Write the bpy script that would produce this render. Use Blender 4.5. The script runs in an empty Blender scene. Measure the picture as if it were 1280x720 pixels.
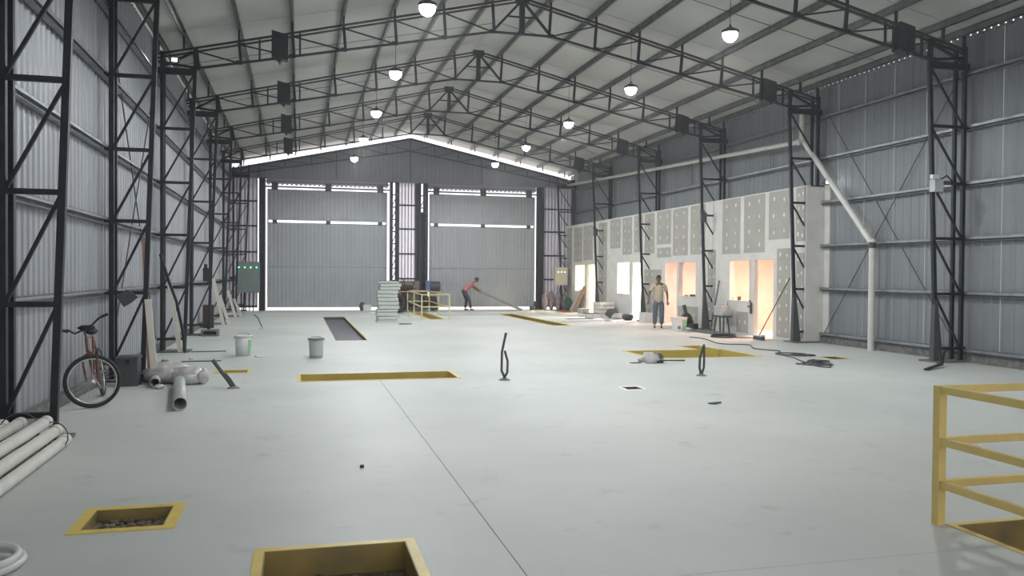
import bpy, bmesh, math, random
from mathutils import Vector, Matrix
random.seed(7)
sc = bpy.context.scene
C = sc.collection

# ------------------------------------------------------------------ camera
cam_d = bpy.data.cameras.new('camera'); cam = bpy.data.objects.new('camera', cam_d); C.objects.link(cam)
cam_d.sensor_width = 36; cam_d.lens = 1033.05 * 36 / 1280; cam_d.clip_start = 0.05; cam_d.clip_end = 400
_r = (0.9682939545667003, -0.24970200567879935, 0.007464978872427353)
_u = (-0.003015364430403576, 0.01819748967223219, 0.9998298650005315)
_b = (-0.2497953665041303, -0.9681517235070204, 0.01686757669178811)
cam.matrix_world = Matrix(((_r[0], _u[0], _b[0], 0), (_r[1], _u[1], _b[1], 0), (_r[2], _u[2], _b[2], 1.7), (0, 0, 0, 1)))
sc.camera = cam
# ------------------------------------------------------------------ world, exposure
W = bpy.data.worlds.new('world'); sc.world = W; W.use_nodes = True
bg = W.node_tree.nodes['Background']; bg.inputs[0].default_value = (0.97, 0.94, 1.0, 1); bg.inputs[1].default_value = 1.6
sc.view_settings.view_transform = 'Standard'; sc.view_settings.look = 'None'
sc.view_settings.exposure = 0.10; sc.view_settings.gamma = 1.0; sc.view_settings.use_curve_mapping = False
LAMP_W = 400.0
sun_d = bpy.data.lights.new('sun', 'SUN'); sun_d.energy = 5.0; sun_d.angle = 0.05; sun_d.color = (1, 0.95, 0.9)
sun = bpy.data.objects.new('sun', sun_d); C.objects.link(sun); sun.rotation_euler = (math.radians(-32), math.radians(12), 0); sun.location = (5, 60, 40)

# ------------------------------------------------------------------ materials
def mat(name, col, rough=0.6, metal=0.0, var=0.0, scale=4.0, bump=0.0, col2=None, spec=0.5, detail=5.0, stretch=None, transl=0.0):
    m = bpy.data.materials.new(name); m.use_nodes = True
    nt = m.node_tree; N = nt.nodes; L = nt.links; p = N['Principled BSDF']
    p.inputs['Roughness'].default_value = rough; p.inputs['Metallic'].default_value = metal
    p.inputs['Specular IOR Level'].default_value = spec
    p.inputs['Base Color'].default_value = (*col, 1)
    if var or bump or col2:
        tc = N.new('ShaderNodeTexCoord'); mp = N.new('ShaderNodeMapping'); L.new(tc.outputs['Object'], mp.inputs[0])
        if stretch: mp.inputs['Scale'].default_value = stretch
        nz = N.new('ShaderNodeTexNoise'); nz.inputs['Scale'].default_value = scale; nz.inputs['Detail'].default_value = detail
        L.new(mp.outputs[0], nz.inputs['Vector'])
        if var or col2:
            r = N.new('ShaderNodeValToRGB'); r.color_ramp.elements[0].position = 0.35; r.color_ramp.elements[1].position = 0.65
            c2 = col2 or tuple(min(1, c * (1 + var)) for c in col); c1 = col if col2 else tuple(c * (1 - var) for c in col)
            r.color_ramp.elements[0].color = (*c1, 1); r.color_ramp.elements[1].color = (*c2, 1)
            L.new(nz.outputs['Fac'], r.inputs[0]); L.new(r.outputs[0], p.inputs['Base Color'])
        if bump:
            b = N.new('ShaderNodeBump'); b.inputs['Strength'].default_value = bump; b.inputs['Distance'].default_value = 0.02
            L.new(nz.outputs['Fac'], b.inputs['Height']); L.new(b.outputs[0], p.inputs['Normal'])
    if transl:
        t = N.new('ShaderNodeBsdfTranslucent'); t.inputs[0].default_value = (*col, 1)
        mx = N.new('ShaderNodeMixShader'); mx.inputs[0].default_value = transl
        L.new(p.outputs[0], mx.inputs[1]); L.new(t.outputs[0], mx.inputs[2]); L.new(mx.outputs[0], N['Material Output'].inputs[0])
    return m
def emit(name, col, s):
    m = bpy.data.materials.new(name); m.use_nodes = True; p = m.node_tree.nodes['Principled BSDF']
    p.inputs['Base Color'].default_value = (*col, 1); p.inputs['Emission Color'].default_value = (*col, 1); p.inputs['Emission Strength'].default_value = s
    return m
def floor_mat():
    m = bpy.data.materials.new('polished_concrete'); m.use_nodes = True
    nt = m.node_tree; N = nt.nodes; L = nt.links; p = N['Principled BSDF']
    tc = N.new('ShaderNodeTexCoord')
    def noise(s, d, rough=0.55):
        n = N.new('ShaderNodeTexNoise'); n.inputs['Scale'].default_value = s; n.inputs['Detail'].default_value = d; n.inputs['Roughness'].default_value = rough
        L.new(tc.outputs['Object'], n.inputs['Vector']); return n
    n1 = noise(0.35, 6); n2 = noise(2.2, 9, 0.7); n3 = noise(0.9, 3)
    r1 = N.new('ShaderNodeValToRGB'); r1.color_ramp.elements[0].position = 0.3; r1.color_ramp.elements[1].position = 0.7
    r1.color_ramp.elements[0].color = (0.49, 0.515, 0.487, 1); r1.color_ramp.elements[1].color = (0.60, 0.625, 0.592, 1)
    L.new(n1.outputs['Fac'], r1.inputs[0])
    r2 = N.new('ShaderNodeValToRGB'); r2.color_ramp.elements[0].position = 0.26; r2.color_ramp.elements[1].position = 0.42
    r2.color_ramp.elements[0].color = (0.66, 0.65, 0.63, 1); r2.color_ramp.elements[1].color = (1, 1, 1, 1)
    L.new(n2.outputs['Fac'], r2.inputs[0])
    mx = N.new('ShaderNodeMix'); mx.data_type = 'RGBA'; mx.blend_type = 'MULTIPLY'; mx.inputs[0].default_value = 0.8
    L.new(r1.outputs[0], mx.inputs[6]); L.new(r2.outputs[0], mx.inputs[7]); L.new(mx.outputs[2], p.inputs['Base Color'])
    r3 = N.new('ShaderNodeMapRange'); r3.inputs[3].default_value = 0.42; r3.inputs[4].default_value = 0.62
    L.new(n3.outputs['Fac'], r3.inputs[0]); L.new(r3.outputs[0], p.inputs['Roughness'])
    b = N.new('ShaderNodeBump'); b.inputs['Strength'].default_value = 0.12; b.inputs['Distance'].default_value = 0.01
    L.new(n2.outputs['Fac'], b.inputs['Height']); L.new(b.outputs[0], p.inputs['Normal'])
    return m
M = dict(
    floor=floor_mat(),
    black=mat('black_steel', (0.018, 0.021, 0.027), 0.5, 0.2, var=0.3, scale=6),
    galv=mat('galvanised_steel', (0.30, 0.32, 0.34), 0.42, 0.55, var=0.15, scale=5),
    purlin=mat('galvanised_purlin', (0.17, 0.18, 0.18), 0.45, 0.5, var=0.2, scale=5),
    sheet=mat('grey_wall_sheet', (0.215, 0.232, 0.24), 0.6, 0.05, var=0.08, scale=1.2, stretch=(1, 1, 0.2)),
    sheetL=mat('zinc_wall_sheet', (0.37, 0.388, 0.412), 0.42, 0.25, var=0.10, scale=1.4, stretch=(1, 1, 0.2)),
    sheetD=mat('grey_door_sheet', (0.36, 0.38, 0.40), 0.5, 0.1, var=0.06, scale=1.5),
    gable=mat('grey_gable_sheet', (0.25, 0.26, 0.29), 0.6, 0.1, var=0.06, scale=1.5),
    trans=mat('translucent_sheet', (0.62, 0.60, 0.67), 0.5, 0, transl=0.42),
    transd=mat('dim_translucent_sheet', (0.42, 0.40, 0.44), 0.6, 0, transl=0.22),
    rimwhite=mat('white_rim_paint', (0.88, 0.88, 0.86), 0.5),
    roof=mat('roof_metal', (0.3, 0.3, 0.3), 0.5, 0.3),
    insul=mat('roof_insulation', (0.46, 0.47, 0.445), 0.7, 0, var=0.08, scale=0.8, bump=0.3),
    kerb=mat('rough_concrete', (0.16, 0.16, 0.155), 0.9, 0, var=0.3, scale=9, bump=0.5),
    plaster=mat('white_joint_plaster', (0.63, 0.62, 0.585), 0.8, 0, var=0.06, scale=3),
    board=mat('grey_plasterboard', (0.375, 0.365, 0.33), 0.85, 0, var=0.05, scale=2),
    dab=mat('screw_plaster', (0.68, 0.68, 0.64), 0.8),
    yellow=mat('yellow_paint', (0.74, 0.56, 0.12), 0.45, 0, var=0.08, scale=6),
    rail=mat('yellow_rail_paint', (0.74, 0.57, 0.20), 0.4, 0, var=0.05, scale=6),
    palerail=mat('pale_yellow_rail', (0.62, 0.56, 0.30), 0.5), 
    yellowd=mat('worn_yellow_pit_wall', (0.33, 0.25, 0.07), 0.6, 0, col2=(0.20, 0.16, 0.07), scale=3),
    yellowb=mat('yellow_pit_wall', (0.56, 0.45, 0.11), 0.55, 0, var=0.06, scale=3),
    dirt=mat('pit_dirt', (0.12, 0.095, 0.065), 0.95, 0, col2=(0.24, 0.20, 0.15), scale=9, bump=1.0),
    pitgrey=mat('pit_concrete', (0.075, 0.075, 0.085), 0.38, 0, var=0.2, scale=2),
    joint=mat('joint_filler', (0.16, 0.17, 0.165), 0.9),
    pvc=mat('white_pvc', (0.62, 0.62, 0.58), 0.4, 0, var=0.05, scale=3),
    pvcg=mat('grey_pvc', (0.44, 0.46, 0.46), 0.35, 0, var=0.05, scale=3),
    cream=mat('dusty_cream_pipe', (0.68, 0.67, 0.62), 0.55, 0, col2=(0.58, 0.565, 0.52), scale=5),
    rubber=mat('black_rubber', (0.02, 0.02, 0.022), 0.7),
    dgrey=mat('dark_grey_plastic', (0.065, 0.07, 0.075), 0.55, 0, var=0.1),
    rust=mat('rust_orange_paint', (0.15, 0.06, 0.035), 0.5, 0, var=0.3, scale=12),
    chrome=mat('worn_chrome', (0.5, 0.5, 0.5), 0.3, 0.9),
    wood=mat('raw_timber', (0.42, 0.26, 0.17), 0.7, 0, var=0.15, scale=8, stretch=(4, 4, 0.4)),
    woodl=mat('pale_board', (0.66, 0.62, 0.55), 0.7, 0, var=0.05, scale=4),
    brown=mat('brown_cardboard', (0.24, 0.19, 0.16), 0.85, 0, var=0.15, scale=4),
    film=mat('dusty_plastic_film', (0.48, 0.46, 0.45), 0.35, 0, var=0.25, scale=7, bump=1.0),
    panel=mat('pale_green_panel', (0.56, 0.60, 0.56), 0.7, 0, var=0.04),
    cabg=mat('green_grey_cabinet', (0.17, 0.22, 0.20), 0.5, 0, var=0.05),
    cabc=mat('beige_cabinet', (0.50, 0.46, 0.38), 0.5, 0, var=0.04),
    white=mat('white_plastic', (0.66, 0.67, 0.66), 0.45, 0, var=0.05),
    green=mat('bright_green_print', (0.25, 0.50, 0.28), 0.5),
    greend=mat('dark_green_cloth', (0.04, 0.10, 0.07), 0.8, 0, var=0.2),
    purple=mat('mauve_sack', (0.26, 0.20, 0.22), 0.85, 0, var=0.3, scale=6, bump=0.6),
    led=emit('lamp_led', (0.93, 0.97, 1.0), 60.0), gled=emit('green_indicator', (0.15, 1.0, 0.45), 4.0),
    wled=emit('white_indicator', (1.0, 0.95, 0.85), 2.0),
    skin=mat('brown_skin', (0.20, 0.10, 0.065), 0.55), hair=mat('dark_hair', (0.015, 0.012, 0.011), 0.7),
    shirt=mat('beige_tshirt', (0.52, 0.44, 0.34), 0.85, 0, var=0.08, scale=9), jeans=mat('blue_jeans', (0.11, 0.135, 0.18), 0.85, 0, var=0.2, scale=7),
    pink=mat('faded_red_tshirt', (0.48, 0.20, 0.20), 0.85, 0, var=0.1, scale=9), dtrou=mat('dark_trousers', (0.055, 0.06, 0.08), 0.85, 0, var=0.2, scale=7),
    yard=mat('outside_concrete_yard', (0.55, 0.53, 0.50), 0.9, 0, var=0.05),
    leaf=mat('dry_branches', (0.05, 0.04, 0.035), 0.9), red=mat('red_plastic', (0.45, 0.07, 0.04), 0.5), blue=mat('blue_plastic', (0.10, 0.16, 0.30), 0.5),
    sheetboard=mat('grey_brown_board', (0.22, 0.20, 0.20), 0.6, 0, var=0.1),
)

# ------------------------------------------------------------------ mesh helpers
class MB:
    def __init__(s): s.v = []; s.f = []; s.sm = []
    def add(s, vs, fs, smooth=False):
        n = len(s.v); s.v += [tuple(v) for v in vs]; s.f += [tuple(i + n for i in f) for f in fs]; s.sm += [smooth] * len(fs); return s
    def box(s, x0, x1, y0, y1, z0, z1):
        return s.add([(x0,y0,z0),(x1,y0,z0),(x1,y1,z0),(x0,y1,z0),(x0,y0,z1),(x1,y0,z1),(x1,y1,z1),(x0,y1,z1)],
                     [(0,3,2,1),(4,5,6,7),(0,1,5,4),(1,2,6,5),(2,3,7,6),(3,0,4,7)])
    def bar(s, a, b, w=0.05, h=None, up=(0, 0, 1)):
        a = Vector(a); b = Vector(b); h = h or w; d = (b - a).normalized(); u = Vector(up)
        if abs(d.dot(u)) > 0.98: u = Vector((0, 1, 0))
        x = d.cross(u).normalized() * w / 2; z = x.cross(d).normalized() * h / 2
        return s.add([a-x-z, a+x-z, a+x+z, a-x+z, b-x-z, b+x-z, b+x+z, b-x+z],
                     [(0,1,2,3),(7,6,5,4),(0,4,5,1),(1,5,6,2),(2,6,7,3),(3,7,4,0)])
    def tube(s, pts, r, n=10, caps=True, rads=None):
        pts = [Vector(p) for p in pts]; rings = []; N = len(pts)
        prev = None
        for i, p in enumerate(pts):
            d = (pts[min(i+1, N-1)] - pts[max(i-1, 0)]).normalized()
            u = prev if prev is not None else (Vector((0,0,1)) if abs(d.z) < 0.9 else Vector((0,1,0)))
            x = d.cross(u); 
            if x.length < 1e-4: x = d.cross(Vector((1,0,0)))
            x.normalize(); u = x.cross(d).normalized(); prev = u
            rr = rads[i] if rads else r
            rings.append([p + (x * math.cos(t) + u * math.sin(t)) * rr for t in [2*math.pi*k/n for k in range(n)]])
        vs = [v for r_ in rings for v in r_]; fs = []
        for i in range(N-1):
            for k in range(n): fs.append((i*n+k, i*n+(k+1)%n, (i+1)*n+(k+1)%n, (i+1)*n+k))
        s.add(vs, fs, True)
        if caps:
            s.add(rings[0], [tuple(range(n))[::-1]]); s.add(rings[-1], [tuple(range(n))])
        return s
    def pipe(s, a, b, r, t=0.006, n=16):
        a = Vector(a); b = Vector(b); d = (b-a).normalized(); u = Vector((0,0,1)) if abs(d.z) < 0.9 else Vector((0,1,0))
        x = d.cross(u).normalized(); u = x.cross(d)
        def ring(p, rr): return [p + (x*math.cos(2*math.pi*k/n) + u*math.sin(2*math.pi*k/n))*rr for k in range(n)]
        vs = ring(a, r) + ring(b, r) + ring(b, r-t) + ring(a, r-t); fs = []
        for q in range(4):
            q2 = (q+1) % 4
            for k in range(n): fs.append((q*n+k, q*n+(k+1)%n, q2*n+(k+1)%n, q2*n+k))
        return s.add(vs, fs, True)
    def lathe(s, c, prof, n=20, smooth=True):
        c = Vector(c); vs = []; fs = []
        for r, z in prof:
            for k in range(n): vs.append(c + Vector((r*math.cos(2*math.pi*k/n), r*math.sin(2*math.pi*k/n), z)))
        for i in range(len(prof)-1):
            for k in range(n): fs.append((i*n+k, i*n+(k+1)%n, (i+1)*n+(k+1)%n, (i+1)*n+k))
        s.add(vs, fs, smooth)
        return s
    def blob(s, c, r, n=10, m=7, jit=0.0, rnd=None):
        c = Vector(c); vs = []; fs = []; rnd = rnd or random
        for i in range(m+1):
            for k in range(n):
                a = math.pi*i/m; t = 2*math.pi*k/n; j = 1 + (rnd.uniform(-jit, jit) if 0 < i < m else 0)
                vs.append(c + Vector((r[0]*math.sin(a)*math.cos(t)*j, r[1]*math.sin(a)*math.sin(t)*j, r[2]*math.cos(a)*j)))
        for i in range(m):
            for k in range(n): fs.append((i*n+k, (i+1)*n+k, (i+1)*n+(k+1)%n, i*n+(k+1)%n))
        return s.add(vs, fs, True)
    def torus(s, c, R, r, ax=(0,1,0), n=32, m=8, a0=0, a1=2*math.pi):
        c = Vector(c); ax = Vector(ax).normalized(); u = ax.cross(Vector((0,0,1)))
        if u.length < 1e-3: u = Vector((1,0,0))
        u.normalize(); w = u.cross(ax)
        full = abs(a1-a0-2*math.pi) < 1e-6; K = n if full else n+1; vs = []; fs = []
        for i in range(K):
            t = a0 + (a1-a0)*i/n; rd = u*math.cos(t) + w*math.sin(t)
            for j in range(m):
                q = 2*math.pi*j/m; vs.append(c + rd*(R + r*math.cos(q)) + ax*r*math.sin(q))
        for i in range(n):
            i2 = (i+1) % K
            for j in range(m): fs.append((i*m+j, i2*m+j, i2*m+(j+1)%m, i*m+(j+1)%m))
        return s.add(vs, fs, True)
    def mesh(s, name, m):
        me = bpy.data.meshes.new(name); me.from_pydata(s.v, [], s.f); me.materials.append(m)
        me.polygons.foreach_set('use_smooth', s.sm); me.update()
        b = bmesh.new(); b.from_mesh(me); bmesh.ops.recalc_face_normals(b, faces=b.faces); b.to_mesh(me); b.free()
        return me
    def build(s, name, m, parent=None, **kw):
        return link(name, s.mesh(name, m), parent, **kw)
def tag(o, label=None, cat=None, group=None, kind=None):
    if label: o['label'] = label
    if cat: o['category'] = cat
    if group: o['group'] = group
    if kind: o['kind'] = kind
    return o
def link(name, me, parent=None, label=None, cat=None, group=None, kind=None, loc=None):
    o = bpy.data.objects.new(name, me); C.objects.link(o)
    if parent: o.parent = parent
    if loc: o.location = loc
    return tag(o, label, cat, group, kind)
def thing(name, label, cat, loc=(0,0,0), rz=0, group=None, kind=None):
    o = bpy.data.objects.new(name, None); C.objects.link(o); o.location = loc; o.rotation_euler = (0, 0, rz); o.empty_display_size = 0.1
    return tag(o, label, cat, group, kind)
def copy_tree(o, parent=None):
    c = o.copy(); C.objects.link(c); c.parent = parent
    for ch in [x for x in bpy.data.objects if x.parent == o]: copy_tree(ch, c)
    return c
def kids(o): return [x for x in bpy.data.objects if x.parent == o]
def cells(u0, u1, v0, v1, holes):
    us = sorted({u0, u1, *[h[0] for h in holes], *[h[1] for h in holes]}); us = [u for u in us if u0 <= u <= u1]
    vs = sorted({v0, v1, *[h[2] for h in holes], *[h[3] for h in holes]}); vs = [v for v in vs if v0 <= v <= v1]
    out = []
    for a, b in zip(us, us[1:]):
        run = None
        for c, d in zip(vs, vs[1:]):
            mu, mv = (a+b)/2, (c+d)/2
            if any(h[0] < mu < h[1] and h[2] < mv < h[3] for h in holes):
                if run: out.append((a, b, *run)); run = None
            else: run = (run[0], d) if run else (c, d)
        if run: out.append((a, b, *run))
    return out

# ------------------------------------------------------------------ main dimensions
XC = 5.0; XWL = -2.96; XWR = 13.06; YE = 38.46; Y0 = -6.0; BAY = 4.819
YK = {k: 18.633 + (k-3)*BAY for k in range(0, 8)}
def zroof(x): return 8.36 - 0.215*abs(x-XC)
def ztop(x): return 8.12 - 0.238*abs(x-XC)
NODES = [-7.35, -6.25, -5.15, -4.06, -2.94, -1.83, -0.7, 0.7, 1.83, 2.94, 4.06, 5.15, 6.25, 7.35]
def zbot(dx):
    a = abs(dx)
    return 7.27 if a <= 0.7 else 7.27 - 0.2*(a-0.7)

# ------------------------------------------------------------------ floor with pit openings
# (name, x0, x1, y0, y1, depth, border width, wall material, rim material, label)
PITS = [
    ('floor_pit', -1.38, -0.87, 5.90, 6.37, 0.07, 0.075, 'yellowd', 'yellow', 'small square floor pit with wide yellow painted rim and dirt inside, near the white pipes'),
    ('floor_pit', -0.20, 0.66, 4.10, 5.20, 0.17, 0.06, 'yellowd', 'yellow', 'deep yellow-rimmed floor pit with rubble in it, cut by the bottom edge of the photo'),
    ('floor_pit', 0.03, 2.52, 13.25, 14.15, 0.45, 0.055, 'yellowb', 'rail', 'long narrow yellow pit across the floor in front of the lidless bucket'),
    ('floor_pit', -1.33, -0.84, 14.62, 14.98, 0.40, 0.05, 'yellowb', 'rail', 'tiny yellow floor pit behind the slanting conduit stub'),
    ('floor_pit', 0.90, 1.68, 21.15, 32.3, 0.09, 0.04, 'pitgrey', 'yellow', 'long dark inspection trench running towards the big hangar door'),
    ('floor_pit', 8.20, 8.78, 26.2, 34.0, 0.70, 0.09, 'yellowd', 'yellow', 'long narrow olive trench with yellow rim beyond the middle of the hall'),
    ('floor_pit', 4.74, 5.26, 30.4, 36.0, 0.60, 0.06, 'yellowb', 'yellow', 'yellow pit enclosed by the far yellow guard rail'),
    ('floor_pit', 6.17, 6.41, 14.70, 14.94, 0.15, 0.05, 'dirt', 'rimwhite', 'small square floor hole with white rim beside the large yellow pit'),
    ('floor_pit', 4.72, 4.97, 11.38, 11.66, 0.15, 0.05, 'dirt', 'rimwhite', 'small square floor hole with white rim, the one nearer the camera'),
    ('floor_pit', 10.62, 10.98, 14.72, 15.18, 0.20, 0.04, 'dirt', 'yellow', 'small rusty brown floor pit near the metal wall and loose cable'),
    ('floor_pit', 4.36, 6.2, 2.9, 4.69, 0.70, 0.05, 'yellowd', 'rail', 'yellow lined pit behind the near guard rail'),
]
holes = [(p[1], p[2], p[3], p[4]) for p in PITS]
HB = [(7.05, 9.42, 15.58, 17.2), (8.86, 9.36, 17.2, 18.2)]           # the stepped pit
holes += HB
JOINTS = [(1.247, 1.253, Y0, 13.19), (1.253, 4.31, 4.262, 4.267)]
mb = MB()
for x0, x1, y0, y1 in cells(XWL-0.2, 16.2, Y0, YE+0.1, holes + JOINTS): mb.box(x0, x1, y0, y1, -0.06, 0)
floor = mb.build('floor', M['floor'], kind='structure')
mb = MB()
for h in JOINTS: mb.box(h[0]-0.001, h[1]+0.001, h[2], h[3], -0.05, -0.003)
mb.build('joint_filler', M['joint'], floor)
def rim(mb, x0, x1, y0, y1, w, z=0.006):
    mb.box(x0-w, x1+w, y1, y1+w, -0.02, z); mb.box(x0-w, x1+w, y0-w, y0, -0.02, z)
    mb.box(x0-w, x0, y0, y1, -0.02, z); mb.box(x1, x1+w, y0, y1, -0.02, z)
def rubble(x0, x1, y0, y1, z, n, rnd):
    mb = MB()
    for i in range(n):
        r = rnd.uniform(0.010, 0.030); mb.blob((rnd.uniform(x0+.06, x1-.06), rnd.uniform(y0+.06, y1-.06), z + r*0.4), (r, r*rnd.uniform(.6, 1), r*0.6), 6, 4, 0.25, rnd)
    return mb
rnd = random.Random(3)
for i, (nm, x0, x1, y0, y1, d, w, wm, rm, lab) in enumerate(PITS):
    t = thing(nm, lab, 'pit', ((x0+x1)/2, (y0+y1)/2, 0)); cx, cy = (x0+x1)/2, (y0+y1)/2
    a, b, c, e = x0-cx, x1-cx, y0-cy, y1-cy
    mb = MB()
    if wm == 'pitgrey': mb.box(b, b+w, c, e, -0.02, 0.006)
    else: rim(mb, a, b, c, e, w)
    mb.build('rim', M[rm], t)
    mb = MB(); q = 0.008
    mb.box(a, a+q, c, e, -d, 0.004); mb.box(b-q, b, c, e, -d, 0.004); mb.box(a+q, b-q, c, c+q, -d, 0.004); mb.box(a+q, b-q, e-q, e, -d, 0.004)
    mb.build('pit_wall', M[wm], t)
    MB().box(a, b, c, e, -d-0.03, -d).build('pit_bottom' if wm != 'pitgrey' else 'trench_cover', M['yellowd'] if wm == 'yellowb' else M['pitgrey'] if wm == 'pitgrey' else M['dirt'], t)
    if i in (0, 1, 10): o = rubble(a, b, c, e, -d, 110 if i != 1 else 260, rnd).build('rubble', M['dirt'], t, kind='stuff')
t = thing('floor_pit', 'large stepped yellow pit in the floor beside the twin cable stub', 'pit', (8.2, 16.4, 0))
def P(x, y, z): return (x-8.2, y-16.4, z)
mb = MB(); w = 0.05
def lb(mb, x0, x1, y0, y1, z0, z1): mb.box(x0-8.2, x1-8.2, y0-16.4, y1-16.4, z0, z1)
for r in [(7.0, 7.05, 15.53, 17.25), (7.05, 9.42, 15.53, 15.58), (9.42, 9.47, 15.53, 17.25), (7.05, 8.86, 17.2, 17.25), (9.36, 9.42, 17.2, 17.25), (8.81, 8.86, 17.25, 18.25), (9.36, 9.41, 17.25, 18.25), (8.86, 9.36, 18.2, 18.25)]: lb(mb, *r, -0.02, 0.006)
mb.build('rim', M['rail'], t)
mb = MB(); d = 0.5
for r in [(7.05, 7.07, 15.58, 17.2), (7.05, 9.42, 15.58, 15.6), (9.40, 9.42, 15.58, 17.2), (7.05, 8.88, 17.18, 17.2), (9.34, 9.42, 17.18, 17.2), (8.86, 8.88, 17.2, 18.2), (9.34, 9.36, 17.2, 18.2), (8.86, 9.36, 18.18, 18.2)]: lb(mb, *r, -d, 0.004)
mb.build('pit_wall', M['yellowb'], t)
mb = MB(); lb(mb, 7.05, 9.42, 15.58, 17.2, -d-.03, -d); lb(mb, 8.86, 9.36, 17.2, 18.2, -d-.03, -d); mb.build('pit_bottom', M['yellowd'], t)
# yard outside
MB().box(-60, 80, YE+0.12, 130, -0.2, -0.06).build('ground_outside', M['yard'], kind='structure')
MB().box(-60, XWL-0.25, -40, YE+0.1, -0.2, -0.06).build('ground_outside', M['yard'], kind='structure')
MB().box(16.3, 80, -40, YE+0.1, -0.2, -0.06).build('ground_outside', M['yard'], kind='structure')
MB().box(XWL-0.2, 16.2, -40, Y0, -0.2, -0.06).build('ground_outside', M['yard'], kind='structure')

# ------------------------------------------------------------------ ceiling
def slopebox(mb, xa, xb, y0, y1, off0, off1):
    za, zb = zroof(xa), zroof(xb)
    mb.add([(xa,y0,za+off0),(xb,y0,zb+off0),(xb,y1,zb+off0),(xa,y1,za+off0),(xa,y0,za+off1),(xb,y0,zb+off1),(xb,y1,zb+off1),(xa,y1,za+off1)],
           [(0,3,2,1),(4,5,6,7),(0,1,5,4),(1,2,6,5),(2,3,7,6),(3,0,4,7)])
mb = MB(); slopebox(mb, XWL-0.6, XC, Y0, YE+1.0, 0.06, 0.10); slopebox(mb, XC, XWR+0.08, Y0, YE+1.0, 0.06, 0.10)
ceiling = mb.build('ceiling', M['roof'], kind='structure')
ys = [Y0] + [YK[k] for k in range(0, 8)] + [YE+0.95]
for a, b in zip(ys, ys[1:]):
    for xa, xb in ((XWL-0.5, XC-0.005), (XC+0.005, XWR+0.06)):
        mb = MB(); slopebox(mb, xa, xb, a+0.012, b-0.012, 0.0, 0.055); mb.build('insulation_panel', M['insul'], ceiling)
for dx in NODES + [-7.85, 7.85]:
    x = XC+dx; z = zroof(x); lo = z-0.15
    mb = MB(); mb.box(-0.03, 0.03, 0, YE+0.4-Y0, lo, lo+0.012); mb.box(-0.03, -0.022, 0, YE+0.4-Y0, lo, z-0.01); mb.box(-0.03, 0.03, 0, YE+0.4-Y0, z-0.02, z-0.008)
    pu = mb.build('purlin', M['purlin'], ceiling, loc=(x, Y0, 0))
    for k in range(0, 8): MB().box(-0.02, 0.02, YK[k]-Y0-0.03, YK[k]-Y0+0.03, ztop(x)-0.02, z-0.02).build('purlin_cleat', M['black'], pu)
for k in range(0, 7):
    ym = YK[k] + BAY/2
    for s in (-1, 1):
        MB().bar((XC+s*0.1, ym, zroof(XC)-0.14), (XC+s*7.9, ym, zroof(XC+7.9)-0.1), 0.014).build('sag_rod', M['purlin'], ceiling)

# ------------------------------------------------------------------ side walls
def rib_sheet(w, h, ribs=5, d=0.03, axis='y', flip=1):
    """trapezoidal sheet, width w along axis, height h, ribs standing d proud"""
    prof = []; p = w/ribs
    for i in range(ribs):
        b = i*p; prof += [(b, 0), (b+p*0.62, 0), (b+p*0.72, d), (b+p*0.90, d)]
    prof.append((w, 0)); mb = MB(); vs = []
    for (u, q) in prof:
        for z in (0, h): vs.append((q*flip, u, z) if axis == 'y' else (u, q*flip, z))
    mb.add(vs, [(2*i, 2*i+2, 2*i+3, 2*i+1) for i in range(len(prof)-1)])
    return mb
def raw(mb, name, m):
    me = bpy.data.meshes.new(name); me.from_pydata(mb.v, [], mb.f); me.materials.append(m); me.update(); return me
GIRT = [1.37, 2.47, 3.57, 4.70, 5.75]
wl = MB().box(XWL-0.12, XWL+0.10, Y0, YE, 0, 0.14).build('wall_left', M['kerb'], kind='structure')
me = raw(rib_sheet(1.0, 6.46, 5, 0.022, 'y', 1), 'cladding_sheet', M['sheetL'])
y = Y0
while y < YE-0.3:
    link('cladding_sheet', me, wl, loc=(XWL, y, 0.10)); y += 1.002
for z in GIRT:
    mb = MB(); mb.box(XWL+0.035, XWL+0.04, Y0, YE, z-0.05, z+0.05); mb.box(XWL+0.035, XWL+0.13, Y0, YE, z+0.045, z+0.05); mb.box(XWL+0.125, XWL+0.13, Y0, YE, z+0.01, z+0.05); mb.box(XWL+0.035, XWL+0.13, Y0, YE, z-0.05, z-0.045)
    mb.build('girt', M['galv'], wl)
YD0, YD1 = 18.55, 38.3        # the plasterboard partition runs between these
wr = MB().box(XWR-0.10, XWR+0.12, Y0, YD0, 0, 0.16).build('wall_right', M['kerb'], kind='structure')
me = raw(rib_sheet(1.0, 6.44, 4, 0.016, 'y', -1), 'cladding_sheet', M['sheet'])
me2 = raw(rib_sheet(1.0, 2.54, 4, 0.016, 'y', -1), 'cladding_sheet', M['sheet'])
y = Y0
while y < YE-0.3:
    if y < YD0-0.1: link('cladding_sheet', me, wr, loc=(XWR, y, 0.12))
    else: link('cladding_sheet', me2, wr, loc=(XWR, y, 4.02))
    y += 1.002
for z in [0.22]+GIRT:
    y1 = YE if z > 4.2 else YD0
    mb = MB(); mb.box(XWR-0.04, XWR-0.035, Y0, y1, z-0.05, z+0.05); mb.box(XWR-0.13, XWR-0.035, Y0, y1, z+0.045, z+0.05); mb.box(XWR-0.13, XWR-0.125, Y0, y1, z-0.01, z+0.05); mb.box(XWR-0.13, XWR-0.035, Y0, y1, z-0.05, z-0.045)
    mb.build('girt', M['galv'], wr)
mb = MB(); y = Y0
while y < YE: mb.box(XWR-0.03, XWR+0.01, y, y+0.10, 6.5, 6.63); y += 0.17
mb.build('rib_closure', M['gable'], wr, kind='stuff')
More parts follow.
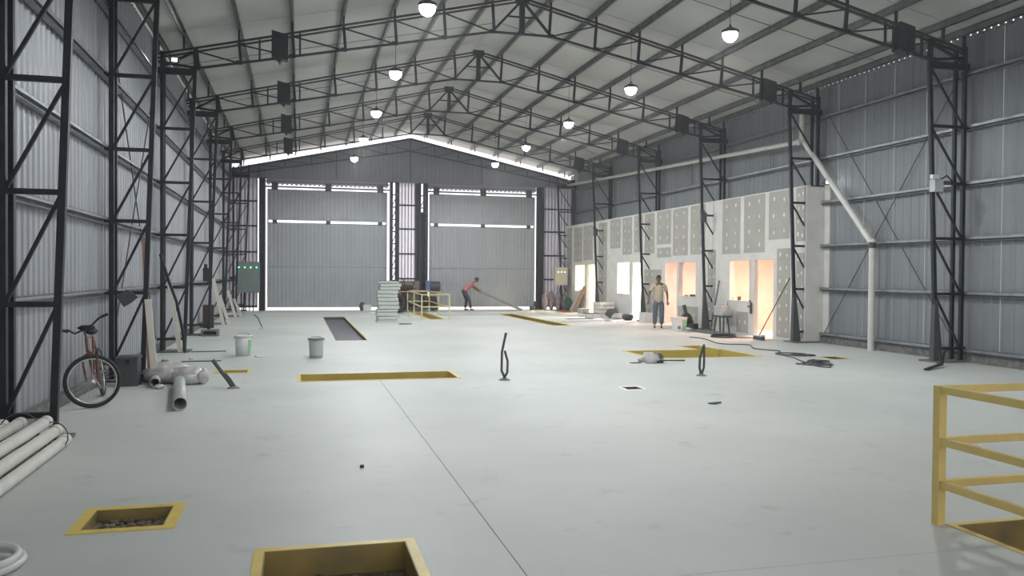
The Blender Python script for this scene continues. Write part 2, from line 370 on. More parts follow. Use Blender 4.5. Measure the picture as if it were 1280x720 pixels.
for yk, zz in ((21.0, 1), (25.9, 1), (30.7, 1)):
    MB().bar((XWR-0.09, yk, 4.75), (XWR-0.09, yk, 5.7), 0.04).build('girt_hanger', M['galv'], wr)

# ------------------------------------------------------------------ end wall with two big doors
wb = MB().box(XWL, XWR, YE-0.04, YE+0.1, 5.88, 5.98).build('wall_back', M['gable'], kind='structure')
x = XWL
while x < XWR-0.05:
    w = min(1.0, XWR-x); h0, h1 = 0, 0
    mb = MB(); n = 5; vs = []; pr = []
    for i in range(n):
        b = i*w/n; pr += [(b, 0), (b+w/n*.62, 0), (b+w/n*.72, -.012), (b+w/n*.9, -.012)]
    pr.append((w, 0))
    for u, q in pr: vs += [(x+u, YE+q, 5.95), (x+u, YE+q, zroof(x+u)-0.40)]
    mb.add(vs, [(2*i, 2*i+2, 2*i+3, 2*i+1) for i in range(len(pr)-1)]); link('gable_sheet', raw(mb, 'gable_sheet', M['gable']), wb)
    x += w
for s in (-1, 1):
    MB().bar((XC, YE-0.08, zroof(XC)-0.44), (XC+s*7.9, YE-0.08, zroof(XC+7.9)-0.44), 0.07, 0.1).build('verge_rail', M['dgrey'], wb)
    MB().bar((XC, YE-0.14, 7.35), (XC+s*7.6, YE-0.14, 6.02), 0.05, 0.06).build('verge_rail', M['dgrey'], wb)
for i in range(-6, 7):
    xx = XC + i*1.12
    MB().bar((xx, YE-0.14, 5.95 if i % 3 == 0 else 7.35-0.175*abs(i*1.12)), (xx, YE-0.14, zroof(xx)-0.46), 0.04).build('gable_stud', M['dgrey'], wb)
    if i != 0:
        s = 1 if i > 0 else -1; xi = xx - s*1.12
        MB().bar((xi, YE-0.14, 7.35-0.175*abs(xi-XC)), (xx, YE-0.14, zroof(xx)-0.46), 0.03).build('gable_brace', M['dgrey'], wb)
def trans_panel(x0, x1, z0, z1, m='trans'):
    me = raw(rib_sheet(x1-x0, z1-z0, max(2, round((x1-x0)/0.16)), 0.03, 'x', -1), 'translucent_sheet', M[m])
    o = link('translucent_sheet', me, wb, loc=(x0, YE, z0))
    mb = MB(); n = max(2, round((x1-x0)/0.16))
    for i in range(n): xx = x0+(i+.8)*(x1-x0)/n; mb.box(xx-0.028, xx+0.028, YE-0.038, YE-0.032, z0, z1)
    mb.build('sheet_rib', M['sheetD'], wb, kind='stuff')
    for z in (z0+0.06, 1.45, 2.6, 3.75, 4.85):
        if z0 <= z < z1: MB().box(x0, x1, YE-0.11, YE-0.05, z-0.035, z+0.035).build('end_rail', M['black'], wb)
for a, b in ((XWL, -1.78), (4.50, 5.24), (11.42, XWR)): trans_panel(a, b, 0.12 if a < 4 or a > 6 else 0.9, 5.88, 'trans' if 0 < a < 6 else 'transd')
MB().box(4.5, 5.24, YE-0.03, YE, 0, 0.9).build('kick_sheet', M['brown'], wb)
# hangar doors
def hangar_door(name, x0, x1):
    t = MB().box(x0, x1, YE-0.04, YE+0.0, 1.93, 1.98).build(name, M['galv'], kind='structure')   # mid rail
    n = max(1, round((x1-x0)/1.06)); w = (x1-x0)/n
    mL = raw(rib_sheet(w, 3.78, 6, 0.012, 'x', -1), 'door_sheet', M['sheetD']); mU = raw(rib_sheet(w, 1.36, 6, 0.012, 'x', -1), 'door_sheet', M['sheetD'])
    for i in range(n):
        link('door_sheet', mL, t, loc=(x0+i*w, YE, 0.13)); link('door_sheet', mU, t, loc=(x0+i*w, YE, 4.04))
    for a in (x0+0.32, (x0+x1)/2, x1-0.32):
        MB().box(a-0.1, a+0.1, YE-0.03, YE+0.02, 3.88, 4.05).build('hinge', M['dgrey'], t)
        MB().box(a-0.14, a+0.14, YE-0.09, YE-0.02, 5.38, 5.72).build('roller', M['dgrey'], t)
    MB().box(x0-0.1, x1+0.1, YE-0.06, YE-0.03, 5.49, 5.56).build('track_rail', M['dgrey'], t)
    MB().box(x0-0.1, x1+0.1, YE+0.03, YE+0.05, 5.74, 5.80).build('track_cover', M['gable'], t)
    MB().box(x0-0.05, x1+0.05, YE+0.035, YE+0.04, 5.66, 5.88).build('transom_sheet', M['transd'], t)
    mb = MB(); xx = x0
    while xx < x1-.1: mb.box(xx, xx+0.1, YE, YE+0.03, 5.60, 5.70); xx += 0.2
    mb.build('sheet_crest', M['white'], t, kind='stuff')
    for z in (0.13, 3.88, 4.04, 5.37): MB().box(x0, x1, YE+0.005, YE+0.035, z, z+0.05).build('door_rail', M['dgrey'], t)
    for a in (x0, x1-0.05): MB().box(a, a+0.05, YE+0.005, YE+0.035, 0.13, 5.42).build('door_stile', M['dgrey'], t)
hangar_door('door_1', -1.37, 3.94); hangar_door('door_2', 5.90, 11.04)
def lattice_post(x0, x1, label):
    t = thing('lattice_post', label, 'post', ((x0+x1)/2, YE-0.3, 0), 0, 'lattice posts at the hangar doors'); h = (x1-x0)/2
    for s in (-1, 1):
        for q in (0, 0.22):
            MB().box(s*h-0.05, s*h+0.05, q-0.03, q+0.03, 0, 5.88).build('chord', M['black'], t)
    z = 0.25; n = 0
    while z < 5.7:
        MB().bar((-h, 0, z), (h, 0, z), 0.05).build('strut', M['black'], t)
        if z < 5.2: MB().bar((-h, 0, z), (h, 0, z+0.56), 0.035).build('diagonal', M['black'], t)
        z += 0.56
lattice_post(-1.66, -1.50, 'slim black lattice post beside the green electrical cabinet')
lattice_post(4.12, 4.36, 'black lattice post between the first hangar door and the bright corrugated strip')
lattice_post(5.42, 5.70, 'wide black lattice post between the bright corrugated strip and the second hangar door')
lattice_post(11.22, 11.36, 'black lattice post between the second hangar door and the beige cabinet')
for i, bx in enumerate(((-1.62, -1.44, 0, 5.88), (4.05, 4.16, 0, 5.88), (4.30, 4.50, 0, 5.88), (5.24, 5.48, 0, 5.88), (5.48, 5.60, 0, 4.55), (5.60, 5.84, 0, 5.88), (11.10, 11.24, 0, 5.88), (11.34, 11.42, 0, 5.88))):
    MB().box(bx[0], bx[1], YE-0.05, YE-0.0, bx[2], bx[3]).build('trim_%d' % (i+1), M['dgrey'], kind='structure')

# ------------------------------------------------------------------ plasterboard partition and the rooms behind it
XP = 12.52
OPEN = {  # openings: y0,y1,z0,z1
    'w1': (21.25, 22.37, 0.97, 2.16), 'd1': (20.02, 21.00, 0, 2.15), 'd2': (25.98, 26.92, 0, 2.15), 'w2': (24.56, 25.78, 1.0, 2.14),
    'w3': (30.15, 31.40, 0.95, 2.2), 'd3': (29.02, 29.85, 0, 2.18), 'w4': (35.35, 36.68, 0.95, 2.15), 'd4': (34.0, 35.12, 0, 2.15)}
zt = 4.02
wp = None
mb = MB()
for y0, y1, z0, z1 in cells(YD0, YD1, 0, zt, list(OPEN.values())): mb.box(XP, XP+0.12, y0, y1, z0, z1)
wp = mb.build('wall_inner', M['plaster'], kind='structure')
MB().box(XP+0.12, XWR+0.04, YD0, YD0+0.1, 0, zt).build('return_wall', M['plaster'], wp); MB().box(XWR-0.035, XWR+0.06, 18.3, YD0+0.1, 0.1, zt).build('corner_trim', M['plaster'], wp)
MB().box(XP+0.12, XWR+0.1, YD0, YD1, zt-0.03, zt).build('top_plate', M['plaster'], wp)
BOARDS = [(36.88,35.76,2.29,3.88),(35.59,34.38,2.35,3.89),(32.25,31.11,2.78,3.97),(30.89,29.95,2.50,3.97),(29.70,28.9,2.57,3.97),(28.7,27.85,2.5,3.97),(27.62,26.46,2.80,3.99),(27.58,26.45,2.33,2.68),
 (26.30,25.17,2.37,3.97),(24.97,23.95,2.38,3.98),(22.85,21.81,2.35,3.99),(21.59,20.48,2.36,3.99),(20.28,19.29,2.69,3.99),(19.85,19.23,0.06,2.44),(18.99,18.58,2.6,3.99),(18.95,18.62,0.1,2.3),
 (25.85,24.4,0.11,0.67),(21.96,21.31,0.04,0.65),(23.75,23.25,0.1,2.5),(28.7,27.2,0.2,1.9),(33.6,32.6,0.4,3.9),(37.9,37.2,0.2,3.9)]
for ya, yb, z0, z1 in BOARDS:
    b = MB().box(XP-0.006, XP, yb, ya, z0, z1).build('plasterboard_panel', M['board'], wp)
    mb = MB(); cols = 3 if (ya-yb) > 1.3 else 2; rows = max(1, int((z1-z0)/0.33))
    for i in range(cols):
        for j in range(rows):
            yy = yb + (ya-yb)*(i+0.5)/cols + rnd.uniform(-.02, .02); z = z0 + (z1-z0)*(j+.5)/rows + rnd.uniform(-.03, .03); r = rnd.uniform(.035, .055)
            mb.add([(XP-0.009, yy+r*math.cos(k*math.pi/4)*.8, z+r*1.2*math.sin(k*math.pi/4)) for k in range(8)], [tuple(range(8))])
    mb.build('screw_filler', M['dab'], b, kind='stuff')
for i, k in enumerate(['w1', 'w2', 'w3', 'w4']):
    y0, y1, z0, z1 = OPEN[k]; mb = MB()
    e = 0.006; mb.box(XP-0.01, XP+0.13, y0-0.04, y0+e, z0-0.04, z1+0.04); mb.box(XP-0.01, XP+0.13, y1-e, y1+0.04, z0-0.04, z1+0.04); mb.box(XP-0.01, XP+0.13, y0+e, y1-e, z1-e, z1+0.04); mb.box(XP-0.012, XP+0.14, y0+e, y1-e, z0-0.04, z0+e)
    mb.build('window_%d' % (i+1), M['plaster'], kind='structure')
# rooms
XB = 15.6
wr2 = MB().box(XB, XB+0.1, YD0, YD1, 0, 2.7).build('wall_rooms', M['plaster'], kind='structure')
for yy in (18.77, 23.9, 28.5, 33.2, 38.2): MB().box(XP+0.12, XB, yy-0.05, yy+0.05, 0, 2.7).build('room_divider', M['plaster'], wr2)
MB().box(XP+0.12, XB+0.1, YD0+0.11, YD1, 2.7, 2.78).build('room_ceiling', M['plaster'], wr2)
yy = YD0+0.2
while yy < YD1-1.2:
    b = MB().box(XB-0.006, XB, yy, yy+0.95, 0.05, 2.45).build('plasterboard_panel', M['board'], wr2)
    mb = MB()
    for i in range(2):
        for j in range(7):
            a = yy+0.2+0.55*i; z = 0.2+j*0.34; mb.add([(XB-0.009, a+.04*math.cos(k*math.pi/4), z+.05*math.sin(k*math.pi/4)) for k in range(8)], [tuple(range(8))])
    mb.build('screw_filler', M['dab'], b, kind='stuff'); yy += 1.2
def room_light(y, col, w, x=14.2):
    t = MB().lathe((0, 0, 0), [(0.0, -0.10), (0.05, -0.09), (0.06, -0.05), (0.03, 0.0), (0.03, 0.03)]).build('bulb', emit('bulb_glow', col, 12), None, loc=(x, y, 2.62))
    tag(t, 'bare bulb under the ceiling of the ' + {21: 'room behind the window beside the broom', 26: 'room behind the walking man', 31: 'brightest white room', 35: 'farthest room by the beige cabinet'}[int(y)], 'bulb')
    d = bpy.data.lights.new('room_bulb_light', 'AREA'); d.shape = 'DISK'; d.size = 0.5; d.energy = w; d.color = col
    o = bpy.data.objects.new('room_bulb_light', d); C.objects.link(o); o.parent = t; o.location = (0, 0, -0.14)
room_light(21.2, (1, 0.56, 0.41), 290); room_light(26.2, (1, 0.54, 0.43), 210); room_light(31.0, (1.0, 0.88, 0.86), 900, 14.4); room_light(35.6, (1, 0.83, 0.55), 480)

# ------------------------------------------------------------------ lattice columns
def column_mesh(side):
    """side -1: left wall. local x=0 on the outer chord, +x (times -side) towards the hall"""
    s = -side; t = thing('lattice_column', 'x', 'column', (0, 0, 0), 0, 'black lattice columns along the %s wall' % ('zinc' if side < 0 else 'grey and plasterboard'))
    bw = 0.44 if side < 0 else 0.58; tw = 0.65 if side < 0 else 0.84; H = 5.95
    def inner(z): return s*(bw + (tw-bw)*z/H)
    B = M['black']
    MB().bar((0, 0, 0.02), (0, 0, 6.3), 0.07).build('outer_chord', B, t)
    MB().bar((0, 0.24, 0.02), (0, 0.24, 6.3), 0.065).build('outer_chord', B, t)
    MB().bar((inner(0), 0, 0.02), (inner(H), 0, H), 0.07).build('inner_chord', B, t)
    st = [0.28, 1.37, 2.47, 3.57, 4.70, 5.90]
    for i, z in enumerate(st):
        MB().bar((-0.1*s, 0, z), (inner(z)+0.03*s, 0, z), 0.06, 0.055 if i < 5 else 0.14).build('strut' if i < 5 else 'cap_plate', B, t)
        if i < 5:
            z1 = st[i+1]; MB().bar((0.03*s, 0, z+0.03), (inner(z1)-0.03*s, 0, z1-0.06), 0.036).build('diagonal', B, t)
    mb = MB(); x0, x1 = sorted((-0.12*s, inner(0)+0.12*s)); mb.box(x0, x1, -0.14, 0.34, 0, 0.035); mb.build('base_plate', M['kerb'], t)
    # knee above the cap
    MB().bar((inner(H), 0, 5.95), (inner(H), 0, ztop(XC+7.0)-0.05), 0.06).build('knee_post', B, t)
    MB().bar((0, 0, 5.98), (inner(H)*0.95, 0, 6.32), 0.05).build('knee_brace', B, t)
    if side > 0:   # boxed foot plate seen on the columns of this wall
        mb = MB(); a = inner(0); mb.add([(a-0.11, -0.06, 0.03), (a+0.12, -0.06, 0.03), (inner(1.2)+0.03, -0.05, 1.25), (inner(1.2)-0.03, -0.05, 1.25),
                              (a-0.11, 0.06, 0.03), (a+0.12, 0.06, 0.03), (inner(1.2)+0.03, 0.05, 1.25), (inner(1.2)-0.03, 0.05, 1.25)], [(0,1,2,3),(7,6,5,4),(0,4,5,1),(1,5,6,2),(2,6,7,3),(3,7,4,0)])
        mb.build('foot_gusset', M['dgrey'], t)
    return t
LABL = {1: 'black lattice column standing behind the white pipe stack, the largest one', 2: 'black lattice column at the zinc wall beside the bicycle and dark bin',
        3: 'black lattice column at the zinc wall with a slanting black bar at its foot', 4: 'black lattice column at the zinc wall with a small dark box, beyond the slanting bar',
        5: 'black lattice column at the zinc wall with pale offcuts leaning at its foot', 6: 'last black lattice column before the green electrical cabinet'}
LABR = {1: 'black lattice column outside the frame, level with the pipe stack', 2: 'black lattice column with white junction box, between bare grey sheets', 3: 'black lattice column where plasterboard partition begins, beside the broom',
        4: 'black lattice column between the walking man and the window beside the broom', 5: 'black lattice column just before the walking man, beside the brightest doorway',
        6: 'black lattice column between the brightest window and the farthest doorway'}
pl = column_mesh(-1); pr = column_mesh(1)
COL = {}
for k in range(1, 7):
    a = pl if k == 1 else copy_tree(pl); a.location = (-2.78, YK[k], 0); a['label'] = LABL[k]
    b = pr if k == 1 else copy_tree(pr); b.location = (12.88, YK[k], 0); b['label'] = LABR[k]
    COL[k] = (a, b)
tag(COL[1][1], 'black lattice column level with the pipe stack, cut off by the photo edge')
for s, x, lab in ((-1, -2.78, 'corner lattice column in the dark corner behind the green cabinet'), (1, 12.88, 'corner lattice column above the beige cabinet')):
    c = copy_tree(pl if s < 0 else pr); c.location = (x, YE-0.45, 0); c['label'] = lab

# ------------------------------------------------------------------ roof trusses
def truss():
    t = thing('roof_truss', 'x', 'truss', (0, 0, 0), 0, 'black lattice roof trusses'); B = M['black']
    for s in (-1, 1):
        mb = MB(); mb.bar((0, 0, 8.11), (s*7.9, 0, ztop(XC+7.9)-0.01), 0.07, 0.035); mb.bar((0, 0, 8.03), (s*7.9, 0, ztop(XC+7.9)-0.09), 0.07, 0.03)
        mb.build('top_chord', B, t)
        for d in (0.7, 1.83, 2.94, 4.06, 5.15, 6.25, 7.1):
            MB().bar((s*(d-0.04), 0, zbot(d)), (s*d, 0, ztop(XC+d)-0.04), 0.06, 0.05).build('vertical', B, t)
            MB().box(s*d-0.06, s*d+0.06, -0.035, 0.035, zbot(d)-0.03, zbot(d)+0.05).build('gusset', B, t)
        ds = (0.7, 1.83, 2.94, 4.06, 5.15, 6.25, 7.1)
        for a, b in zip(ds, ds[1:]):
            MB().bar((s*a, 0, zbot(a)), (s*b, 0, ztop(XC+b)-0.08), 0.03).build('diagonal', B, t)
        MB().bar((s*0.05, 0, 8.0), (s*0.7, 0, 7.28), 0.055).build('apex_brace', B, t)
        MB().bar((s*0.7, 0, 7.27), (s*7.15, 0, zbot(7.15)), 0.06, 0.045).build('bottom_chord', B, t)
        MB().bar((s*7.05, 0, zbot(7.1)), (s*7.85, 0, 6.08), 0.05).build('heel_strut', B, t)
    for sx in (-5.41, 6.43):
        z1 = ztop(XC+sx)-0.0; z0 = zbot(sx)-0.05; h = 0.17
        mb = MB(); pts = [(-h, z0+0.04), (-h*.3, z0), (0, z0-0.09), (h*.3, z0), (h, z0-0.0), (h, z1-0.02), (-h, z1+0.06)]
        n = len(pts); mb.add([(sx+x, y, z) for y in (-0.12, 0.12) for x, z in pts], [tuple(range(n))[::-1], tuple(range(n, 2*n))] + [(i, (i+1) % n, n+(i+1) % n, n+i) for i in range(n)])
        mb.build('splice_box', B, t)
        for q in (-0.42, 0.42): MB().bar((sx+q, 0, zbot(sx+q)), (sx+q, 0, ztop(XC+sx+q)-0.04), 0.04).build('vertical', B, t)
    MB().bar((-0.7, 0, 7.27), (0.7, 0, 7.27), 0.06, 0.045).build('bottom_chord', B, t)
    MB().bar((0, 0, 7.25), (0, 0, 8.05), 0.11).build('king_post', B, t)
    MB().bar((-0.32, 0, 7.66), (0.32, 0, 7.66), 0.035).build('collar_tie', B, t)
    MB().box(-0.16, 0.16, -0.06, 0.06, 7.98, 8.14).build('apex_plate', B, t)
    return t
LT = {1: 'black roof truss overhead, level with the pipe stack, out of the photo', 2: 'black roof truss cut by the top photo edge, on the junction box column',
      3: 'black roof truss resting on the column where plasterboard partition begins', 4: 'black roof truss resting on the column beside the window near the broom',
      5: 'black roof truss resting on the column before the walking man', 6: 'black roof truss closest to the hangar doors, smallest in the photo'}
tr = truss()
for k in range(1, 7):
    a = tr if k == 1 else copy_tree(tr); a.location = (XC, YK[k], 0); a['label'] = LT[k]

# ------------------------------------------------------------------ high bay lamps
def lamp():
    t = thing('high_bay_lamp', 'x', 'lamp', (0, 0, 0), 0, 'round high bay lamps')
    MB().lathe((0, 0, 0), [(0.0, 0.10), (0.07, 0.10), (0.09, 0.06), (0.155, 0.05), (0.165, 0.0), (0.155, -0.012), (0.13, 0.0), (0.0, 0.0)]).build('housing', M['dgrey'], t)
    MB().lathe((0, 0, -0.004), [(0.0, -0.17), (0.06, -0.155), (0.11, -0.115), (0.135, -0.06), (0.14, 0.0)]).build('lens', M['led'], t)  # deep dome shape stands in for the glare that rounds each lamp
    MB().tube([(0, 0, 0.1), (0, 0, 0.16)], 0.02, 8).build('hook', M['black'], t)
    d = bpy.data.lights.new('lamp_light', 'SPOT'); d.energy = LAMP_W; d.spot_size = math.radians(176); d.spot_blend = 0.35; d.color = (0.96, 0.985, 1.0); d.shadow_soft_size = 0.15
    o = bpy.data.objects.new('lamp_light', d); C.objects.link(o); o.parent = t; o.location = (0, 0, -0.19)
    return t
ORD = {1: 'first', 2: 'second', 3: 'third', 4: 'fourth', 5: 'fifth', 6: 'sixth'}
lp = lamp(); first = True
for side, x in ((0, 2.12), (1, 7.87)):
    for k in range(1, 7):
        if k == 1 or k < 7:
            y = YK[k] + 0.35
            o = lp if first else copy_tree(lp); first = False
            o.location = (x, y, 6.28)
            rowd = 'toward the zinc wall' if side == 0 else 'toward the plasterboard rooms'
            o['label'] = ('lit round lamp in the row %s, ' % rowd) + ({1: 'beyond the photo edge', 2: 'largest of its row', 3: 'second largest of its row', 4: 'third largest of its row', 5: 'fourth largest of its row', 6: 'smallest of its row'}[k])
            MB().tube([(0, 0, 0.15), (0, 0, zroof(x)-0.02-6.28)], 0.006, 5).build('hanging_cord', M['black'], o)
def flood(loc, lab, rz):
    t = thing('flood_lamp', lab, 'lamp', loc, rz)
    MB().box(-0.09, 0.09, -0.03, 0.03, -0.07, 0.07).build('housing', M['dgrey'], t)
    MB().box(-0.045, 0.045, -0.036, -0.03, -0.03, 0.03).build('lens', M['led'], t)
    MB().bar((0, 0.0, 0.0), (0, 0.22, 0), 0.03).build('bracket', M['dgrey'], t)
flood((-2.50, 18.36, 6.07), 'small lit flood lamp under the roof at the zinc wall', 0)
flood((12.80, 18.10, 4.05), 'small lit flood lamp at the top corner of plasterboard partition', 0)

# ------------------------------------------------------------------ near guard rail
t = thing('guard_rail', 'yellow square-tube guard rail around the pit, nearest the camera', 'railing', (4.27, 4.75, 0))
def gpost(t, x, y, h=0.93, w=0.06, m='rail'): MB().box(x-w/2, x+w/2, y-w/2, y+w/2, 0, h).build('post', M[m], t)
gpost(t, 0, 0, 0.955); gpost(t, 2.0, 0, 0.955); gpost(t, 0, -2.0, 0.955)
for z in (0.93, 0.575, 0.28):
    MB().bar((0, -0.03, z), (0, -2.0, z), 0.045, 0.05).build('rail', M['rail'], t)
    MB().bar((0.03, 0, z), (2.0, 0, z), 0.045, 0.05).build('rail', M['rail'], t)
# far guard rail
t = thing('guard_rail', 'yellow guard rail around the far pit, in front of the dark machinery', 'railing', (4.37, 30.15, 0))
X1, Y1 = 1.0, 6.3
def grun(a, b, mids):
    for z in (0.92, 0.47): MB().bar((*a, z), (*b, z), 0.042).build('rail', M['palerail'], t)
    for f in mids: gpost(t, a[0]+(b[0]-a[0])*f, a[1]+(b[1]-a[1])*f, 0.94, 0.045, 'palerail')
SK = 0.28; X1 = 1.02
grun((0, 0), (X1, 0), (0, 1)); grun((0, 0), (SK, Y1), (0.5, 1)); grun((X1, 0), (X1+SK*0.8, Y1), (0.5, 1)); grun((SK, Y1), (X1+SK*0.8, Y1), ())

# ------------------------------------------------------------------ white pipe stack
pipes = [(-2.19, 8.84, 0.060, 'lowest white pipe of the stack, nearest the open floor'), (-2.26, 8.80, 0.160, 'white pipe resting on the lowest pipe of the stack'),
         (-2.33, 8.74, 0.258, 'topmost white pipe at the open side of the stack'), (-2.36, 8.7, 0.062, 'white pipe on the floor, hidden inside the stack'), (-2.45, 8.6, 0.160, 'middle white pipe just showing between the upper ones'),
         (-2.545, 8.72, 0.255, 'white pipe on top of the stack, second from the open side'), (-2.68, 8.66, 0.25, 'white pipe on top of the stack nearest the wall'), (-2.60, 8.5, 0.08, 'white pipe low in the stack by the wall')]
for x, y, z, lab in pipes:
    t = MB().pipe((x, y, z), (x+0.05, y-5.2, z), 0.053, 0.005).build('pipe', M['cream']); tag(t, lab, 'pipe', 'white pipes stacked by the zinc wall')
    MB().pipe((x-0.001, y-0.0, z), (x, y-0.12, z), 0.058, 0.010).build('socket_end', M['cream'], t)
tag(MB().torus((-2.25, 8.62, 0.13), 0.14, 0.006, (0.15, 1, 0), 24, 5).build('tie_wire', M['dgrey']), 'dark tie wire looped round the two lower white pipes', 'wire')
tag(MB().torus((-2.50, 8.52, 0.22), 0.16, 0.006, (-0.25, 1, 0.1), 24, 5).build('tie_wire', M['dgrey']), 'dark tie wire looped over the upper white pipes by the column', 'wire')
tag(MB().box(-2.72, -2.2, 7.9, 7.95, 0, 0.004).build('bearer', M['wood']), 'thin wooden bearer strip under the white pipe stack', 'strip')
# white hose coil bottom corner
t = thing('hose_coil', 'coil of white ribbed hose on the floor at the lower photo corner', 'hose', (-1.76, 5.28, 0))
for i in range(2): MB().torus((0, -0.02*i, 0.03+0.045*i), 0.22-0.02*i, 0.022, (0.05*i, -0.05, 1), 36, 8).build('hose_loop', M['white'], t)
MB().torus((-0.02, 0, 0.08), 0.12, 0.020, (0, 0.15, 1), 30, 8, 0.3, 5.4).build('hose_loop', M['white'], t)

# ------------------------------------------------------------------ bicycle
t = thing('bicycle', 'rusty orange bicycle with turned front wheel leaning at the zinc wall', 'bicycle', (-2.55, 11.3, 0))
def wheel(t, c, ax, R=0.33):
    w = MB().torus(c, R-0.022, 0.024, ax, 40, 8).build('tyre', M['rubber'], t)
    MB().torus(c, R-0.052, 0.011, ax, 40, 6).build('wheel_rim', M['chrome'], w)
    c = Vector(c); ax = Vector(ax).normalized(); u = ax.cross(Vector((0,0,1))).normalized(); v = u.cross(ax)
    mb = MB()
    for i in range(28):
        a = 2*math.pi*i/28; mb.bar(c + ax*(0.03 if i % 2 else -0.03), c + (u*math.cos(a)+v*math.sin(a))*(R-0.055), 0.0022)
    mb.build('spokes', M['chrome'], w, kind='stuff')
    MB().tube([c-ax*0.06, c+ax*0.06], 0.02, 10).build('hub', M['chrome'], w)
fc = Vector((0.07, -0.07, 0.33)); fa = Vector((0.02, -1, 0.08)); rc = Vector((-0.06, 0.98, 0.33))
wheel(t, fc, (0.42, -1, 0.10)); wheel(t, rc, (1, 0.12, 0.12))
R_ = M['rust']
ht = Vector((-0.04, 0.10, 0.86)); hb = Vector((-0.01, 0.04, 0.70)); bb = Vector((-0.04, 0.55, 0.30)); stt = Vector((-0.10, 0.72, 0.84))
fr = MB().tube([ht, hb], 0.02).tube([hb, bb], 0.018).tube([ht, stt], 0.016).tube([bb, stt], 0.016).tube([bb, rc], 0.011).tube([stt, rc], 0.010).build('bike_frame', R_, t)
MB().tube([hb, (0.02, 0.0, 0.69), (0.115, -0.04, 0.62), fc + Vector((0.07, 0.0, 0))], 0.014).tube([(0.02, 0.0, 0.69), (-0.05, -0.07, 0.62), fc + Vector((-0.06, -0.03, 0))], 0.014).build('fork', R_, t)
MB().tube([ht, ht+Vector((-0.03, 0.02, 0.10))], 0.014).build('stem', M['dgrey'], t)
hc = ht + Vector((-0.03, 0.0, 0.10))
MB().tube([hc+Vector((-0.21, -0.06, -0.01)), hc+Vector((-0.17, -0.05, 0.0)), hc+Vector((-0.10, 0, -0.05)), hc, hc+Vector((0.10, 0, 0.06)), hc+Vector((0.17, 0.0, 0.14)), hc+Vector((0.26, 0.0, 0.19))], 0.013).build('handlebar', M['black'], t)
for q in ((-0.24, -0.07, 0.0), (0.20, 0.0, 0.16)):
    MB().tube([hc+Vector(q), hc+Vector(q)+Vector((0.08, 0.01, 0.035 if q[0] > 0 else -0.02))], 0.018).build('grip', M['rubber'], t)
MB().blob((-0.11, 0.70, 0.90), (0.075, 0.13, 0.045), 12, 6).build('saddle', M['rubber'], t)
MB().blob(hc+Vector((0.02, 0.06, 0.02)), (0.11, 0.07, 0.035), 12, 6, 0.15).build('lamp_mount', M['rubber'], t)
MB().torus(bb, 0.09, 0.008, (1, 0.1, 0), 24, 5).tube([bb, bb+Vector((0.05, 0.1, -0.14))], 0.01).box(bb.x+0.02, bb.x+0.11, bb.y+0.08, bb.y+0.15, bb.z-0.155, bb.z-0.135).build('crank', M['chrome'], t)

# ------------------------------------------------------------------ things by the second column
t = thing('storage_bin', 'dark grey plastic box on the floor beside the bicycle', 'box', (-2.44, 13.32, 0))
MB().box(-0.15, 0.13, -0.14, 0.2, 0, 0.40).build('bin_body', M['dgrey'], t); MB().box(-0.165, 0.145, -0.155, 0.215, 0.40, 0.435).build('lid', M['dgrey'], t)
MB().box(-0.03, 0.03, -0.16, -0.14, 0.33, 0.40).build('latch', M['black'], t)
b = MB(); b.bar((-2.24, 13.66, 1.27), (-2.10, 13.42, 0.03), 0.035, 0.095, up=(1, 0, 0)); tag(b.build('board', M['woodl']), 'pale narrow board leaning on the column beside the dark box', 'board')
b = MB(); b.bar((-2.40, 14.24, 2.25), (-2.30, 14.2, 0.02), 0.07, 0.05, up=(1, 0, 0)); tag(b.build('timber_post', M['wood']), 'reddish timber length standing against the column behind the pale board', 'timber')
t = tag(MB().add([(-2.72+x, y, 1.30+z) for y in (13.70, 13.74) for x, z in ((0.02, 0.02), (0.10, 0.07), (0.17, 0.12), (0.24, 0.09), (0.33, 0.0), (0.24, -0.08), (0.13, -0.15), (0.07, -0.06))],
    [tuple(range(8))[::-1], tuple(range(8, 16))] + [(i, (i+1) % 8, 8+(i+1) % 8, 8+i) for i in range(8)]).build('hanging_plate', M['dgrey']), 'dark ragged plate hung on the column strut above the grey box', 'plate')
r2 = random.Random(5)
t = thing('plastic_bundle', 'bundle of pipes wrapped in crumpled dusty plastic beside the pale board', 'bundle', (-1.85, 13.5, 0))
MB().blob((-0.10, 0.15, 0.13), (0.36, 0.40, 0.17), 18, 10, 0.10, r2).blob((0.22, -0.12, 0.12), (0.30, 0.22, 0.14), 16, 8, 0.10, r2).build('wrapping', M['film'], t)
MB().pipe((0.10, -0.35, 0.085), (0.42, -0.22, 0.085), 0.082, 0.008).build('wrapped_pipe', M['pvcg'], t)
MB().pipe((-0.18, -0.55, 0.075), (-0.26, 0.1, 0.075), 0.07, 0.008).build('wrapped_pipe', M['pvcg'], t)
MB().blob((0.44, -0.16, 0.11), (0.09, 0.18, 0.12), 12, 7, 0.2, r2).build('wrapping_end', M['film'], t)
tag(MB().pipe((-1.40, 10.75, 0.085), (-1.70, 13.0, 0.085), 0.083, 0.008, 24).build('loose_pipe', M['pvcg']), 'single grey pipe lying open end towards the camera', 'pipe')
tag(MB().blob((-2.08, 14.25, 0.12), (0.12, 0.16, 0.16), 12, 7, 0.15, r2).build('sack', M['brown']), 'brownish sack standing against the column foot behind the pale board', 'sack')
tag(MB().blob((-1.95, 12.85, 0.03), (0.08, 0.06, 0.035), 10, 5, 0.25, r2).build('crumpled_paper', M['white']), 'crumpled white paper at the foot of the pale board', 'paper')

def tubething(name, pts, r, m, lab, cat, n=8, **k): return tag(MB().tube(pts, r, n).build(name, M[m], **k), lab, cat)
